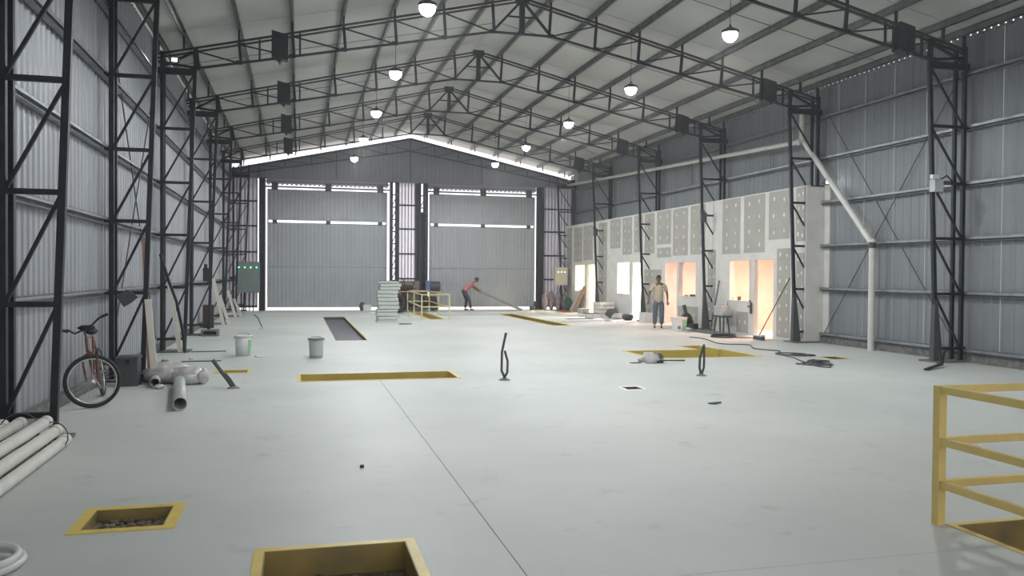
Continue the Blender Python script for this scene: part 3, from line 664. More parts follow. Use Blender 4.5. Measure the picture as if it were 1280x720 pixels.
# third column
tubething('bent_bar', [(-2.66, 17.6, 2.05), (-2.52, 17.75, 1.5), (-2.40, 17.9, 1.1), (-2.30, 18.05, 0.5), (-2.27, 18.2, 0.03)], 0.03, 'black', 'slanting black bent bar propped across the foot of a zinc wall column', 'bar')
b = MB(); b.bar((-2.60, 18.42, 1.42), (-2.38, 18.3, 0.03), 0.03, 0.09, up=(1, 0, 0)); tag(b.build('board', M['woodl']), 'thin pale board leaning behind the slanting black bar', 'board')
for x, y, rz, lab in ((-1.85, 18.6, 0.1, 'dark flat strip on the floor by the column with the slanting bar'), (-1.78, 16.6, 0.05, 'thin dark strip on the floor behind the plastic bundle')):
    o = MB().box(-0.35, 0.35, -0.04, 0.04, 0, 0.015).build('metal_strip', M['dgrey'], None, loc=(x, y, 0)); o.rotation_euler = (0, 0, rz); tag(o, lab, 'strip')
def flat_scrap(x, y, r, m, lab, name='paper_scrap', cat='paper'):
    mb = MB(); n = 9; pts = [(r*r2.uniform(.6, 1)*math.cos(2*math.pi*i/n)*1.3, r*r2.uniform(.6, 1)*math.sin(2*math.pi*i/n)) for i in range(n)]
    mb.add([(a, b, 0.001) for a, b in pts]+[(a, b, 0.012+r2.uniform(0, .02)) for a, b in pts], [tuple(range(n))[::-1], tuple(range(n, 2*n))]+[(i, (i+1) % n, n+(i+1) % n, n+i) for i in range(n)])
    return tag(mb.build(name, M[m], None, loc=(x, y, 0)), lab, cat)
flat_scrap(-1.96, 17.06, 0.10, 'white', 'white paper scrap on the floor behind the plastic bundle')
flat_scrap(-0.72, 17.3, 0.14, 'white', 'flattened white rag beside the green-marked bucket', 'rag', 'rag')
flat_scrap(-1.0, 25.8, 0.16, 'white', 'small white cloth at the end of the far thin cord', 'cloth', 'cloth')
tubething('cord', [(-1.75, 34.7, 0.01), (-1.45, 32.0, 0.01), (-1.30, 29.6, 0.01), (-1.05, 26.0, 0.012)], 0.012, 'dgrey', 'thin dark cord on the floor leading to the white cloth', 'cord')
flat_scrap(5.32, 9.9, 0.06, 'dgrey', 'dark scrap alone on the open floor in front of the white-rimmed holes', 'debris_scrap', 'scrap')
flat_scrap(5.42, 9.93, 0.03, 'dgrey', 'tiny dark crumb touching the larger dark scrap', 'debris_scrap', 'scrap')
flat_scrap(0.54, 7.28, 0.018, 'dgrey', 'tiny dark pebble on the open floor above the near yellow pit', 'pebble', 'stone')
flat_scrap(9.35, 14.05, 0.06, 'dgrey', 'small grey crumb below the cable coils', 'debris_scrap', 'scrap')
flat_scrap(3.45, 27.6, 0.25, 'dgrey', 'flat dark strip on the floor in front of the far rail', 'floor_offcut', 'scrap')
# conduit stubs
def stub(x, y, strands, lab):
    t = thing('cable_stub', lab, 'cable', (x, y, 0))
    for pts, r in strands: MB().tube(pts, r, 8).build('conduit', M['dgrey'], t)
    MB().lathe((0, 0, 0), [(0.0, 0.03), (0.04, 0.03), (0.10, 0.0)], 12).build('mortar_collar', M['kerb'], t)
stub(3.2, 12.84, [([(0.02, 0, 0), (-0.05, 0, 0.15), (-0.045, 0, 0.45), (-0.01, 0, 0.62), (0.02, 0, 0.76)], 0.02), ([(-0.03, 0, 0), (0.045, 0, 0.12), (0.05, 0, 0.3), (0.0, 0, 0.47)], 0.019)], 'pair of upright dark conduit stubs in mid floor, the taller pair')
stub(6.62, 12.75, [([(0.0, 0, 0), (-0.035, 0, 0.14), (-0.03, 0, 0.3), (0.035, 0, 0.50)], 0.022), ([(0.0, 0, 0), (0.045, 0, 0.14), (0.05, 0, 0.35), (0.04, 0, 0.53)], 0.02)], 'pair of upright dark conduit stubs in front of the stepped yellow pit')
stub(-0.92, 12.7, [([(0, 0, 0), (-0.10, 0, 0.15), (-0.29, 0, 0.42)], 0.028), ([(0.03, 0, 0), (-0.05, 0, 0.13), (-0.12, 0, 0.22)], 0.02)], 'slanting dark conduit stub beside the tiny yellow pit')
t = thing('rubble_pile', 'small clump of grey rubble with a rod, behind the stub by the stepped pit', 'rubble', (6.35, 14.75, 0))
MB().blob((0.25, 0.1, 0.07), (0.22, 0.18, 0.12), 9, 6, 0.3, r2).build('lump', M['film'], t); MB().blob((0.42, 0.05, 0.07), (0.09, 0.1, 0.12), 7, 5, 0.3, r2).build('lump', M['dgrey'], t)
MB().tube([(0.45, 0, 0.05), (0.95, 0.0, 0.04)], 0.015).build('rod', M['dgrey'], t)
# buckets
def bucket(x, y, r, h, lab, patch=None, m='white', lidm=None):
    t = thing('bucket', lab, 'bucket', (x, y, 0))
    MB().lathe((0, 0, 0), [(0, 0.0), (r*0.86, 0.0), (r, h), (r*0.94, h), (r*0.82, 0.02), (0, 0.02)], 20).build('bucket_body', M[m], t)
    MB().lathe((0, 0, h-0.035), [(r, 0), (r+0.014, 0.0), (r+0.014, 0.03), (r, 0.035)], 20).build('bucket_rim', M[lidm or 'white'], t)
    MB().torus((0, 0, h-0.06), r+0.02, 0.004, (0, -0.5, 1), 20, 5, math.pi*0.0, math.pi).build('handle', M['dgrey'], t)
    if patch:
        mb = MB(); vs = []; a0, a1 = patch[1]
        for i in range(7):
            a = a0+(a1-a0)*i/6
            for zz in (0.15, 0.8): rr = r*(0.86+0.14*zz)+0.003; vs.append((rr*math.cos(a), rr*math.sin(a), h*zz))
        mb.add(vs, [(2*i, 2*i+2, 2*i+3, 2*i+1) for i in range(6)]); mb.build('printed_label', M[patch[0]], t)
bucket(-1.09, 17.6, 0.165, 0.42, 'white plastic bucket with green printed edge, the one nearer the zinc wall', ('green', (-0.9, 0.2)), 'white')
bucket(0.34, 16.95, 0.15, 0.40, 'grey-white bucket standing alone behind the long yellow pit', ('pvcg', (-2.4, -0.7)), 'pvcg', 'cabg')

# ------------------------------------------------------------------ drain pipes, braces, boxes on the right wall
t = thing('drain_pipe', 'white drain pipe rising straight then slanting to the column by the partition', 'pipe', (12.75, 16.33, 0))
MB().tube([(0, 0, 0), (0, 0, 2.36)], 0.072, 14).build('down_pipe', M['pvc'], t); MB().tube([(0, 0.0, 2.46), (0, 2.75, 5.25)], 0.072, 14).build('slanted_pipe', M['pvc'], t)
MB().tube([(0, 0, 2.36), (0, 0.0, 2.50)], 0.083, 14).build('dark_coupling', M['dgrey'], t); MB().blob((0, 0.0, 2.5), (0.085, 0.085, 0.085), 12, 8).build('elbow', M['pvc'], t)
MB().tube([(-0.05, 2.72, 5.2), (-0.05, 2.72, 6.1)], 0.075, 12).build('riser', M['pvc'], t)
t = thing('gutter_pipe', 'long level white pipe high above the plasterboard partition', 'pipe', (12.62, 19.1, 5.2))
MB().tube([(0, 0, 0), (0, 19.0, 0.82)], 0.06, 12).build('level_pipe', M['pvc'], t); MB().blob((0, 0, 0), (0.085,)*3, 12, 8).build('elbow', M['pvc'], t)
MB().tube([(0, 19.0, 0.8), (0, 19.0, 1.05)], 0.06, 12).build('end_riser', M['pvc'], t)
for a, b, par in (((12.95, 13.95, 0.25), (12.95, 18.4, 5.9), wr), ((12.98, 18.4, 0.25), (12.98, 13.95, 5.9), wr), ((-2.87, 14.0, 5.9), (-2.87, 18.4, 0.3), wl), ((-2.84, 14.0, 0.3), (-2.84, 18.4, 5.9), wl)):
    MB().tube([a, b], 0.012, 6).build('brace_rod', M['dgrey'], par)
t = thing('junction_box', 'white junction box with a small camera arm on a grey wall column', 'box', (12.14, 13.70, 3.5))
MB().box(-0.10, 0.10, -0.08, 0.06, -0.12, 0.12).build('box_body', M['pvcg'], t); MB().box(-0.2, -0.06, -0.14, -0.06, 0.12, 0.2).build('camera_head', M['white'], t); MB().box(0.0, 0.32, -0.03, 0.0, 0.02, 0.10).build('bracket_arm', M['dgrey'], t)
MB().tube([(0.05, -0.06, 0.12), (0.2, -0.06, 0.2), (0.34, -0.05, 0.08)], 0.015, 6).build('cable', M['black'], t)
for y, lab in ((YK[4]-0.08, 'small grey box fixed high on the column by the walking man'), (YK[6]-0.08, 'small grey box fixed high on the column by the farthest doorway')):
    t = thing('column_box', lab, 'box', (12.14, y, 3.55)); MB().box(-0.09, 0.09, -0.06, 0.03, -0.2, 0.1).build('box_body', M['dgrey'], t); MB().box(-0.13, 0.0, -0.1, -0.03, 0.1, 0.17).build('camera_head', M['dgrey'], t)
tag(MB().box(-2.47, -2.30, YK[4]-0.14, YK[4]-0.05, 1.45, 1.80).box(-2.44, -2.36, YK[4]-0.13, YK[4]-0.06, 1.8, 1.9).build('column_box', M['rubber']), 'small dark box strapped to a zinc wall column', 'box')
# black scraps at the base of the column with the junction box
t = thing('black_strap', 'black bent strap on the floor at the foot of the junction box column', 'strap', (11.8, 13.2, 0))
MB().bar((0.1, 0.1, 0.35), (0.0, -0.1, 0.06), 0.03, 0.05).build('strap', M['rubber'], t); MB().bar((0.0, -0.1, 0.06), (-0.75, -0.55, 0.02), 0.07, 0.03).build('strap', M['rubber'], t); MB().bar((0.0, -0.1, 0.04), (0.25, 0.1, 0.3), 0.04, 0.03).build('strap', M['rubber'], t)

# ------------------------------------------------------------------ cable on the floor
cab = [(10.35, 20.63), (10.48, 20.05), (10.14, 18.58), (10.53, 18.28), (10.66, 18.02), (10.27, 17.22), (10.38, 16.79), (10.5, 16.5), (10.05, 15.85), (9.97, 15.22), (9.7, 14.47), (9.59, 14.04), (9.45, 13.6), (9.55, 13.36), (9.77, 13.72), (9.6, 14.1), (9.85, 14.44), (10.15, 14.7)]
def smooth(p, n=5):
    out = []; P_ = [p[0]]+p+[p[-1]]
    for i in range(1, len(P_)-2):
        for k in range(n):
            t_ = k/n; a = [Vector((*q, 0.012)) for q in P_[i-1:i+3]]
            out.append(0.5*((2*a[1])+(a[2]-a[0])*t_+(2*a[0]-5*a[1]+4*a[2]-a[3])*t_*t_+(3*a[1]-a[0]-3*a[2]+a[3])*t_**3))
    return out+[Vector((*p[-1], 0.012))]
t = thing('extension_cable', 'dark extension cable snaking over the floor from the partition to its coils', 'cable')
MB().tube(smooth(cab), 0.013, 6).build('cable_run', M['dgrey'], t)
for c, R, e in (((10.30, 15.75), 0.32, 1.0), ((10.42, 15.5), 0.25, 1.1), ((9.62, 13.85), 0.28, 1.0), ((10.0, 14.35), 0.20, 1.0)):
    MB().torus((c[0], c[1], 0.02), R, 0.014, (0, 0.02, 1), 28, 6).build('cable_loop', M['dgrey'], t)
MB().box(9.72, 9.86, 14.0, 14.14, 0, 0.07).build('socket_block', M['dgrey'], t)

# ------------------------------------------------------------------ cabinets
t = thing('electrical_cabinet', 'green-grey electrical cabinet with four green lights by the zinc wall corner', 'cabinet', (-2.10, 37.6, 0.80))
MB().box(-0.50, 0.45, 0, 0.25, 0, 1.35).build('cabinet_body', M['cabg'], t); MB().box(-0.49, 0.44, -0.02, 0, 0.01, 1.34).build('door', M['cabg'], t)
for i in range(4): MB().lathe((-0.42+0.245*i, 0, 0), [(0, 0)], 3) if False else MB().box(-0.44+0.245*i, -0.39+0.245*i, -0.035, -0.02, 1.08, 1.13).build('indicator', M['gled'], t)
for i in range(4): MB().tube([(-0.3+0.17*i, 0.1, 0), (-0.3+0.16*i, 0.12, -0.8)], 0.022, 6).build('supply_cable', M['black'], t)
t = thing('electrical_cabinet', 'beige electrical cabinet with three white lights beside the far plasterboard end', 'cabinet', (12.05, 37.3, 1.19))
MB().box(-0.32, 0.30, 0, 0.22, 0, 0.85).build('cabinet_body', M['cabc'], t); MB().box(-0.31, 0.29, -0.02, 0, 0.01, 0.84).build('door', M['cabc'], t)
for i in range(3): MB().box(-0.2+0.16*i, -0.15+0.16*i, -0.035, -0.02, 0.6, 0.65).build('indicator', M['wled'], t)
MB().tube([(0, 0.1, 0), (-0.05, 0.15, -0.3)], 0.04, 6).build('supply_cable', M['black'], t)
for i, (x, y, h) in enumerate(((11.30, 37.55, 0.85), (11.62, 37.55, 0.95), (11.94, 37.5, 0.9), (12.26, 37.5, 0.75))):
    tag(MB().blob((x, y, h/2), (0.15, 0.18, h/2), 12, 8, 0.06, r2).build('sack', M['purple'] if i < 3 else M['brown']), ['mauve sack standing at the door end of the sack row', 'tall mauve sack, second from the hangar door', 'mauve sack directly under the beige cabinet', 'brown sack at the plasterboard end of the sack row'][i], 'sack', 'sacks under the beige cabinet')

# ------------------------------------------------------------------ panel stack by the hangar door
z = 0.0; hs = [0.10, 0.13, 0.14, 0.10, 0.13, 0.14, 0.13, 0.12, 0.14, 0.11, 0.12, 0.06]
names = ['first', 'second', 'third', 'fourth', 'fifth', 'sixth', 'seventh', 'eighth', 'ninth', 'tenth', 'eleventh', 'topmost']
for i, h in enumerate(hs):
    o = MB().box(-0.35, 0.35, -0.3, 0.3, 0, h-0.022).box(-0.27, 0.27, -0.22, 0.22, h-0.023, h).build('foam_panel', M['panel'], None, loc=(2.99+r2.uniform(-.04, .04)+(0.05 if i > 8 else 0), 28.9, z)); o.rotation_euler = (0, 0, r2.uniform(-.015, .015))
    tag(o, ('%s pale green panel from the floor in the tall stack' % names[i]) if i < 11 else 'topmost thin pale panel on the tall stack', 'panel', 'pale green panels in the tall stack'); z += h
tag(MB().tube([(2.7, 28.7, z+0.015), (3.25, 28.9, z+0.015)], 0.012, 6).build('strap_end', M['dgrey']), 'dark strap lying on top of the pale panel stack', 'strap')

# ------------------------------------------------------------------ clutter behind the far rail
t = thing('machine', 'dark engine-driven machine with belts behind the far yellow rail', 'machine', (5.1, 37.0, 0))
MB().box(-0.7, 0.9, -0.3, 0.3, 0.08, 0.2).build('skid', M['dgrey'], t); MB().blob((-0.2, 0, 0.5), (0.4, 0.28, 0.3), 12, 8, 0.1, r2).build('engine_block', M['dgrey'], t)
MB().tube([(0.35, 0, 0.45), (0.9, 0, 0.45)], 0.22, 16).build('tank', M['leaf'], t); MB().torus((-0.62, -0.3, 0.4), 0.28, 0.05, (0, 1, 0), 24, 6).build('flywheel', M['black'], t)
MB().torus((0.75, -0.3, 0.28), 0.2, 0.05, (0, 1, 0), 20, 6).build('wheel', M['black'], t)
t = thing('work_table', 'low brown work table behind the far rail carrying a dark drum', 'table', (5.35, 37.75, 0))
MB().box(-1.0, 0.9, -0.3, 0.3, 0.84, 0.89).build('tabletop', M['wood'], t)
for a, b in ((-0.9, -0.25), (0.8, -0.25), (-0.9, 0.25), (0.8, 0.25)): MB().box(a-0.03, a+0.03, b-0.03, b+0.03, 0, 0.84).build('leg', M['wood'], t)
t = thing('compressor', 'dark blue-grey drum compressor on the low table behind the far rail', 'compressor', (5.95, 37.75, 0.89))
MB().tube([(-0.1, 0, 0.22), (0.35, 0, 0.22)], 0.22, 16).build('drum', M['dgrey'], t); MB().box(-0.32, -0.12, -0.16, 0.16, 0.02, 0.48).build('motor_box', M['blue'], t)
MB().box(-0.3, 0.3, -0.12, 0.12, 0, 0.03).build('foot_plate', M['black'], t)
t = thing('machine', 'dark pile of tools and twisted branches left of the far rail', 'tools', (4.55, 37.4, 0.9)) if False else thing('tool_heap', 'heap of dark tools and rods on the low brown table', 'tools', (4.75, 37.75, 0.89))
MB().blob((0, 0, 0.15), (0.34, 0.2, 0.13), 10, 6, 0.15, r2).build('tool_bag', M['leaf'], t)
MB().tube([(0, 0, 0.1), (-0.1, 0, 0.35), (-0.14, 0, 0.6)], 0.02, 6).build('rod', M['leaf'], t); MB().tube([(0.3, 0, 0.1), (0.35, 0, 0.36)], 0.02, 6).blob((0.35, 0, 0.38), (0.05, 0.05, 0.04), 8, 5).build('rod', M['leaf'], t); MB().tube([(-0.3, 0, 0.03), (0.45, 0, 0.12)], 0.025, 6).build('rod', M['leaf'], t)
for i, (x, y, a) in enumerate(((4.08, 35.4, 0.0), (4.10, 35.95, 0.1))):
    tag(MB().torus((x, y, 0.42), 0.30, 0.12, (0.5, -1, 0.25), 24, 10).build('tyre', M['rubber']), ['worn tyre propped behind the pale panel stack, in front', 'worn tyre behind the other tyre by the panel stack'][i], 'tyre')
tag(MB().box(4.0, 5.4, 38.06, 38.10, 0.02, 1.35).build('brown_board', M['brown']), 'wide brown board standing behind the dark machinery by the doors', 'board')
t = thing('small_cart', 'small white box and dark bag at the lit door gap behind the panel stack', 'box', (3.05, 37.6, 0)); MB().box(-0.25, 0.1, -0.1, 0.1, 0, 0.28).build('box_body', M['white'], t); MB().blob((-0.3, 0, 0.2), (0.12, 0.1, 0.2), 8, 6, 0.2, r2).build('dark_bag', M['dgrey'], t)

# sheet held by the bending worker
t = thing('steel_sheet', 'long grey-brown sheet held up at one end by the bending worker', 'sheet')
MB().add([(8.0, 37.0, 0.92), (10.05, 37.0, 0.03), (10.05, 37.7, 0.03), (8.0, 37.7, 0.92), (8.0, 37.0, 0.95), (10.07, 37.0, 0.06), (10.07, 37.7, 0.06), (8.0, 37.7, 0.95)], [(0,3,2,1),(4,5,6,7),(0,1,5,4),(1,2,6,5),(2,3,7,6),(3,0,4,7)]).build('sheet_metal', M['sheetboard'], t)
MB().bar((8.0, 37.0, 0.90), (10.05, 37.0, 0.02), 0.03, 0.12).build('folded_edge', M['sheetboard'], t)
tag(MB().blob((10.75, 37.7, 0.09), (0.2, 0.15, 0.10), 8, 6, 0.3, r2).blob((10.85, 37.75, 0.22), (0.07, 0.07, 0.22), 7, 5, 0.3, r2).build('dark_bag', M['dgrey']), 'small dark bag on the floor against the second hangar door', 'bag')

# ------------------------------------------------------------------ clutter along the partition
t = thing('broom', 'broom with red-brown handle leaning beside the doorway nearest the camera', 'broom', (11.85, 19.6, 0))
MB().box(-0.05, 0.05, -0.2, 0.22, 0.0, 0.10).build('bristles', M['dgrey'], t); MB().box(-0.055, 0.055, -0.21, 0.23, 0.10, 0.14).build('broom_head', M['white'], t)
MB().tube([(0, 0, 0.12), (0.63, -0.42, 1.66)], 0.014, 8).build('handle', M['rust'], t)
t = thing('caulking_gun', 'dark caulking gun hanging at the lower corner of the window', 'tool', (12.48, 21.1, 0.8))
MB().box(-0.02, 0.02, -0.02, 0.03, -0.18, 0.14).build('barrel', M['dgrey'], t); MB().box(-0.02, 0.02, 0.03, 0.16, 0.0, 0.05).build('grip', M['dgrey'], t)
MB().bar((0, -0.02, 0.1), (0, 0.08, 0.2), 0.03).build('nozzle', M['dgrey'], t)
def box_t(name, x, y, dx, dy, h, m, lab, cat='box', z0=0, lid=None):
    t = thing(name, lab, cat, (x, y, z0)); MB().box(-dx/2, dx/2, -dy/2, dy/2, 0, h*0.85).build('box_body', M[m], t); MB().box(-dx/2-.01, dx/2+.01, -dy/2-.01, dy/2+.01, h*0.85, h).build('lid', M[lid or m], t); return t
# paint bucket by the walking man
t = thing('paint_bucket', 'square white and green paint tub beside the walking man', 'bucket', (11.15, 22.95, 0))
MB().add([(-.15,-.15,0),(.15,-.15,0),(.15,.15,0),(-.15,.15,0),(-.18,-.18,.42),(.18,-.18,.42),(.18,.18,.42),(-.18,.18,.42)], [(0,3,2,1),(4,5,6,7),(0,1,5,4),(1,2,6,5),(2,3,7,6),(3,0,4,7)]).build('tub_body', M['white'], t)
MB().box(-0.19, 0.19, -0.19, 0.19, 0.40, 0.44).build('lid', M['white'], t); MB().add([(0.03,-.158,.04),(.14,-.158,.04),(.16,-.18,.36),(.03,-.18,.36)], [(0,1,2,3)]).build('printed_label', M['green'], t)
MB().add([(-0.12,-.158,.08),(-.02,-.158,.08),(-.02,-.164,.17),(-.12,-.164,.17)], [(0,1,2,3)]).build('printed_label', M['blue'], t)
t = thing('floor_machine', 'low dark machine on the floor between the paint tub and the column', 'machine', (11.9, 23.95, 0))
MB().box(-0.3, 0.3, -0.22, 0.22, 0.04, 0.18).build('chassis', M['dgrey'], t); MB().blob((0, 0, 0.32), (0.2, 0.18, 0.2), 10, 7, 0.12, r2).build('motor', M['leaf'], t); MB().tube([(0, 0, 0.4), (-0.05, 0.1, 0.75)], 0.06, 8).build('hopper', M['dgrey'], t)
for a in (-0.2, 0.2): MB().torus((a, -0.23, 0.08), 0.06, 0.02, (0, 1, 0), 16, 6).build('wheel', M['black'], t)
MB().lathe((0.25, 0.35, 0), [(0, 0), (0.13, 0), (0.16, 0.25), (0, 0.25)], 14).build('can', M['dgrey'], t)
tag(MB().blob((11.25, 24.3, 0.06), (0.2, 0.12, 0.07), 9, 5, 0.3, r2).build('tool_pouch', M['brown']), 'small brown tool pouch on the floor between the man and paint tub', 'pouch').location = (0.3, -0.6, 0)
tag(MB().blob((11.62, 23.4, 0.04), (0.2, 0.14, 0.06), 9, 5, 0.3, r2).build('plaster_lump', M['white']), 'white plaster lump on the floor behind the paint tub', 'plaster')
def plate(x0, x1, y0, y1, m, lab, name='floor_sheet', cat='sheet', h=0.02):
    return tag(MB().box(-(x1-x0)/2, (x1-x0)/2, -(y1-y0)/2, (y1-y0)/2, 0.0, h).build(name, M[m], None, loc=((x0+x1)/2, (y0+y1)/2, 0.0)), lab, cat)
plate(11.55, 12.15, 21.3, 23.1, 'kerb', 'dark dusty sheet flat on the floor at the column foot by the window', h=0.03)
plate(11.6, 12.0, 20.15, 21.1, 'kerb', 'dark offcut flat on the floor between the cable coil and the broom')
t = thing('hose_coil', 'flat black hose coil on the floor in front of the window', 'hose', (11.35, 20.6, 0))
for i in range(3): MB().torus((0, 0, 0.02+0.03*i), 0.34-0.03*i, 0.018, (0, 0.02*i, 1), 28, 6).build('hose_loop', M['rubber'], t)
t = thing('saw_horse', 'small dark work stand under the window beside the broom', 'stand', (12.2, 22.25, 0))
MB().box(-0.15, 0.15, -0.35, 0.35, 0.46, 0.52).build('stand_top', M['dgrey'], t)
for a, b in ((-0.1, -0.28), (0.1, -0.28), (-0.1, 0.28), (0.1, 0.28)): MB().bar((a*0.6, b*0.8, 0.46), (a, b, 0), 0.035).build('leg', M['dgrey'], t)
box_t('carton', 12.2, 22.25, 0.26, 0.5, 0.28, 'pvcg', 'pale box on top of the small dark work stand', z0=0.52)
tubething('steel_rod', [(12.46, 22.9, 1.55), (12.2, 22.95, 0.0)], 0.02, 'dgrey', 'dark rod standing upright between the column and the work stand', 'rod')
tubething('hanging_wire', [(12.49, 22.42, 0.95), (12.48, 22.5, 0.6), (12.46, 22.4, 0.25)], 0.008, 'black', 'thin black wire hanging below the window by the work stand', 'wire', 6)
# things on the sills
for x, y, w, h, m, lab, z in ((12.56, 25.3, 0.12, 0.05, 'wood', 'small brown tool on the sill behind the walking man', 1.0), (12.56, 24.85, 0.28, 0.07, 'leaf', 'dark tool on the sill nearest the column', 1.0),
                              (12.56, 22.2, 0.06, 0.10, 'white', 'white cup on the sill of the window beside the broom', 0.97), (12.57, 21.9, 0.07, 0.12, 'rust', 'red-brown can on the sill of the window beside the broom', 0.97)):
    box_t('sill_item', x, y, 0.07, w, h, m, lab, 'tool' if h < .09 else 'can', z)
t = thing('wall_cabinet', 'pale shelf unit on the back wall inside the room beside the broom', 'shelf', (15.45, 23.0, 0.9)); MB().box(-0.15, 0.12, -0.5, 0.5, 0.55, 0.6).build('shelf_board', M['plaster'], t); MB().box(-0.15, 0.12, -0.5, 0.5, 0.0, 0.05).build('shelf_board', M['plaster'], t)
for a in (-0.5, 0.46): MB().box(-0.15, 0.12, a, a+0.04, 0.0, 0.6).build('side', M['plaster'], t)
# around the farther doorways
t = thing('crate', 'pale crate on the floor in front of the brightest window', 'crate', (12.05, 31.7, 0)); MB().box(-0.3, 0.3, -0.4, 0.4, 0, 0.12).build('crate_base', M['woodl'], t)
for z in (0.16, 0.32, 0.48): MB().box(-0.3, 0.3, -0.42, -0.40, z, z+0.11).build('crate_slat', M['woodl'], t); MB().box(-0.32, -0.3, -0.4, 0.4, z, z+0.11).build('crate_slat', M['woodl'], t)
for a in (-0.29, 0.27): MB().box(a, a+0.03, -0.39, -0.36, 0.1, 0.6).build('crate_post', M['woodl'], t)
MB().box(-0.3, 0.3, -0.38, 0.4, 0.12, 0.56).build('crate_load', M['film'], t)
tag(MB().blob((11.95, 30.5, 0.17), (0.28, 0.25, 0.19), 12, 8, 0.15, r2).build('dark_bundle', M['dgrey']), 'dark rounded bundle on the floor beside the pale crate', 'bundle')
box_t('toolbox', 11.15, 30.6, 0.5, 0.3, 0.2, 'film', 'pale open toolbox on the floor in front of the dark bundle', lid='dgrey')
plate(9.9, 11.0, 29.8, 30.2, 'dgrey', 'thin dark strip on the floor between the long trench and the toolbox', 'floor_strip', 'strip', 0.012)
tag(MB().blob((11.85, 29.6, 0.1), (0.3, 0.2, 0.13), 10, 6, 0.25, r2).build('dark_bundle', M['film']), 'grey heap on the floor at the foot of the brightest doorway', 'heap')
tag(MB().blob((11.95, 28.9, 0.12), (0.2, 0.2, 0.14), 10, 6, 0.25, r2).build('dark_bundle', M['dgrey']), 'dark heap at the column foot by the brightest doorway', 'heap')
flat_scrap(11.2, 27.7, 0.14, 'white', 'white rag on the floor before the brightest doorway', 'rag', 'rag')
flat_scrap(11.0, 28.4, 0.12, 'kerb', 'grey rag on the floor before the brightest doorway', 'rag', 'rag')
box_t('carton', 12.1, 27.6, 0.3, 0.5, 0.35, 'white', 'white carton on the floor beside the column behind the walking man')
tag(MB().blob((12.25, 36.9, 0.3), (0.2, 0.2, 0.33), 12, 8, 0.12, r2).build('green_bag', M['greend']), 'dark green bag on the floor beside the farthest window', 'bag')
for i, (y, z, m, lab) in enumerate(((36.1, 1.0, 'film', 'grey board leaning under the farthest window, the one nearer the green bag'), (35.7, 1.15, 'wood', 'reddish board leaning under the farthest window, the one nearer the doorway'))):
    b = MB(); b.bar((12.49, y-0.45, z), (12.1, y, 0.02), 0.3, 0.03, up=(1, 0, 0)); tag(b.build('leaning_board', M[m]), lab, 'board')
box_t('tray', 12.1, 34.3, 0.3, 0.6, 0.22, 'film', 'pale grey tub in front of the farthest doorway', 'tub')
tag(MB().box(11.6, 11.85, 35.3, 36.6, 0, 0.05).build('red_strip', M['red']), 'low red strip on the floor before the farthest window', 'strip')
# left wall leaning boards, farther columns
for i, (x, y, dx, h, m, lab) in enumerate(((-2.62, 27.6, 0.33, 1.5, 'woodl', 'long pale offcut leaning on the fifth zinc wall column, taller'), (-2.45, 27.9, 0.30, 0.95, 'woodl', 'short pale offcut leaning on the fifth zinc wall column'),
     (-2.55, 32.4, 0.28, 1.0, 'woodl', 'pale offcut leaning on the last zinc wall column'), (-2.35, 32.5, 0.30, 0.7, 'film', 'grey offcut leaning on the last zinc wall column'))):
    b = MB(); b.bar((x, y, h), (x+dx, y-0.15, 0.02), 0.04, 0.10, up=(1, 0, 0)); tag(b.build('leaning_offcut', M[m]), lab, 'board')
tag(MB().box(-2.80, -2.50, 26.4, 26.7, 0, 0.7).box(-2.78, -2.52, 26.37, 26.4, 0.1, 0.6).build('dark_locker', M['leaf']), 'dark low locker at the foot of the fifth zinc wall column', 'locker')
t = thing('concrete_block', 'hollow concrete block at the foot of the column with the small dark box', 'block', (-2.25, 23.2, 0)); MB().box(-0.24, 0.2, -0.15, 0.15, 0, 0.04).box(-0.24, 0.2, -0.15, 0.15, 0.13, 0.17).box(-0.24, -0.18, -0.15, 0.15, 0.04, 0.13).box(0.14, 0.2, -0.15, 0.15, 0.04, 0.13).box(-0.24, 0.2, 0.1, 0.15, 0.04, 0.13).build('block', M['kerb'], t)

# ------------------------------------------------------------------ people
def skin_mesh(verts, edges, radii, name, lvl=1, root=0):
    me = bpy.data.meshes.new(name); me.from_pydata(verts, edges, []); o = bpy.data.objects.new(name, me); C.objects.link(o)
    md = o.modifiers.new('skin', 'SKIN'); md.use_smooth_shade = True
    for i, r in enumerate(radii):
        v = me.skin_vertices[0].data[i]; v.radius = r if isinstance(r, tuple) else (r, r); v.use_root = (i == root)
    sb = o.modifiers.new('sub', 'SUBSURF'); sb.levels = lvl; sb.render_levels = lvl
    dg = bpy.context.evaluated_depsgraph_get(); dg.update(); out = bpy.data.meshes.new_from_object(o.evaluated_get(dg)); out.name = name
    bpy.data.objects.remove(o); return out
def chain(pts, rads): return pts, [(i, i+1) for i in range(len(pts)-1)], rads
def merge(meshes, name, m):
    b = bmesh.new()
    for me in meshes: b.from_mesh(me)
    out = bpy.data.meshes.new(name); b.to_mesh(out); b.free(); out.materials.clear(); out.materials.append(m)
    for p in out.polygons: p.use_smooth = True
    return out
def lerp(a, b, t): return tuple(a[i]+(b[i]-a[i])*t for i in range(3))
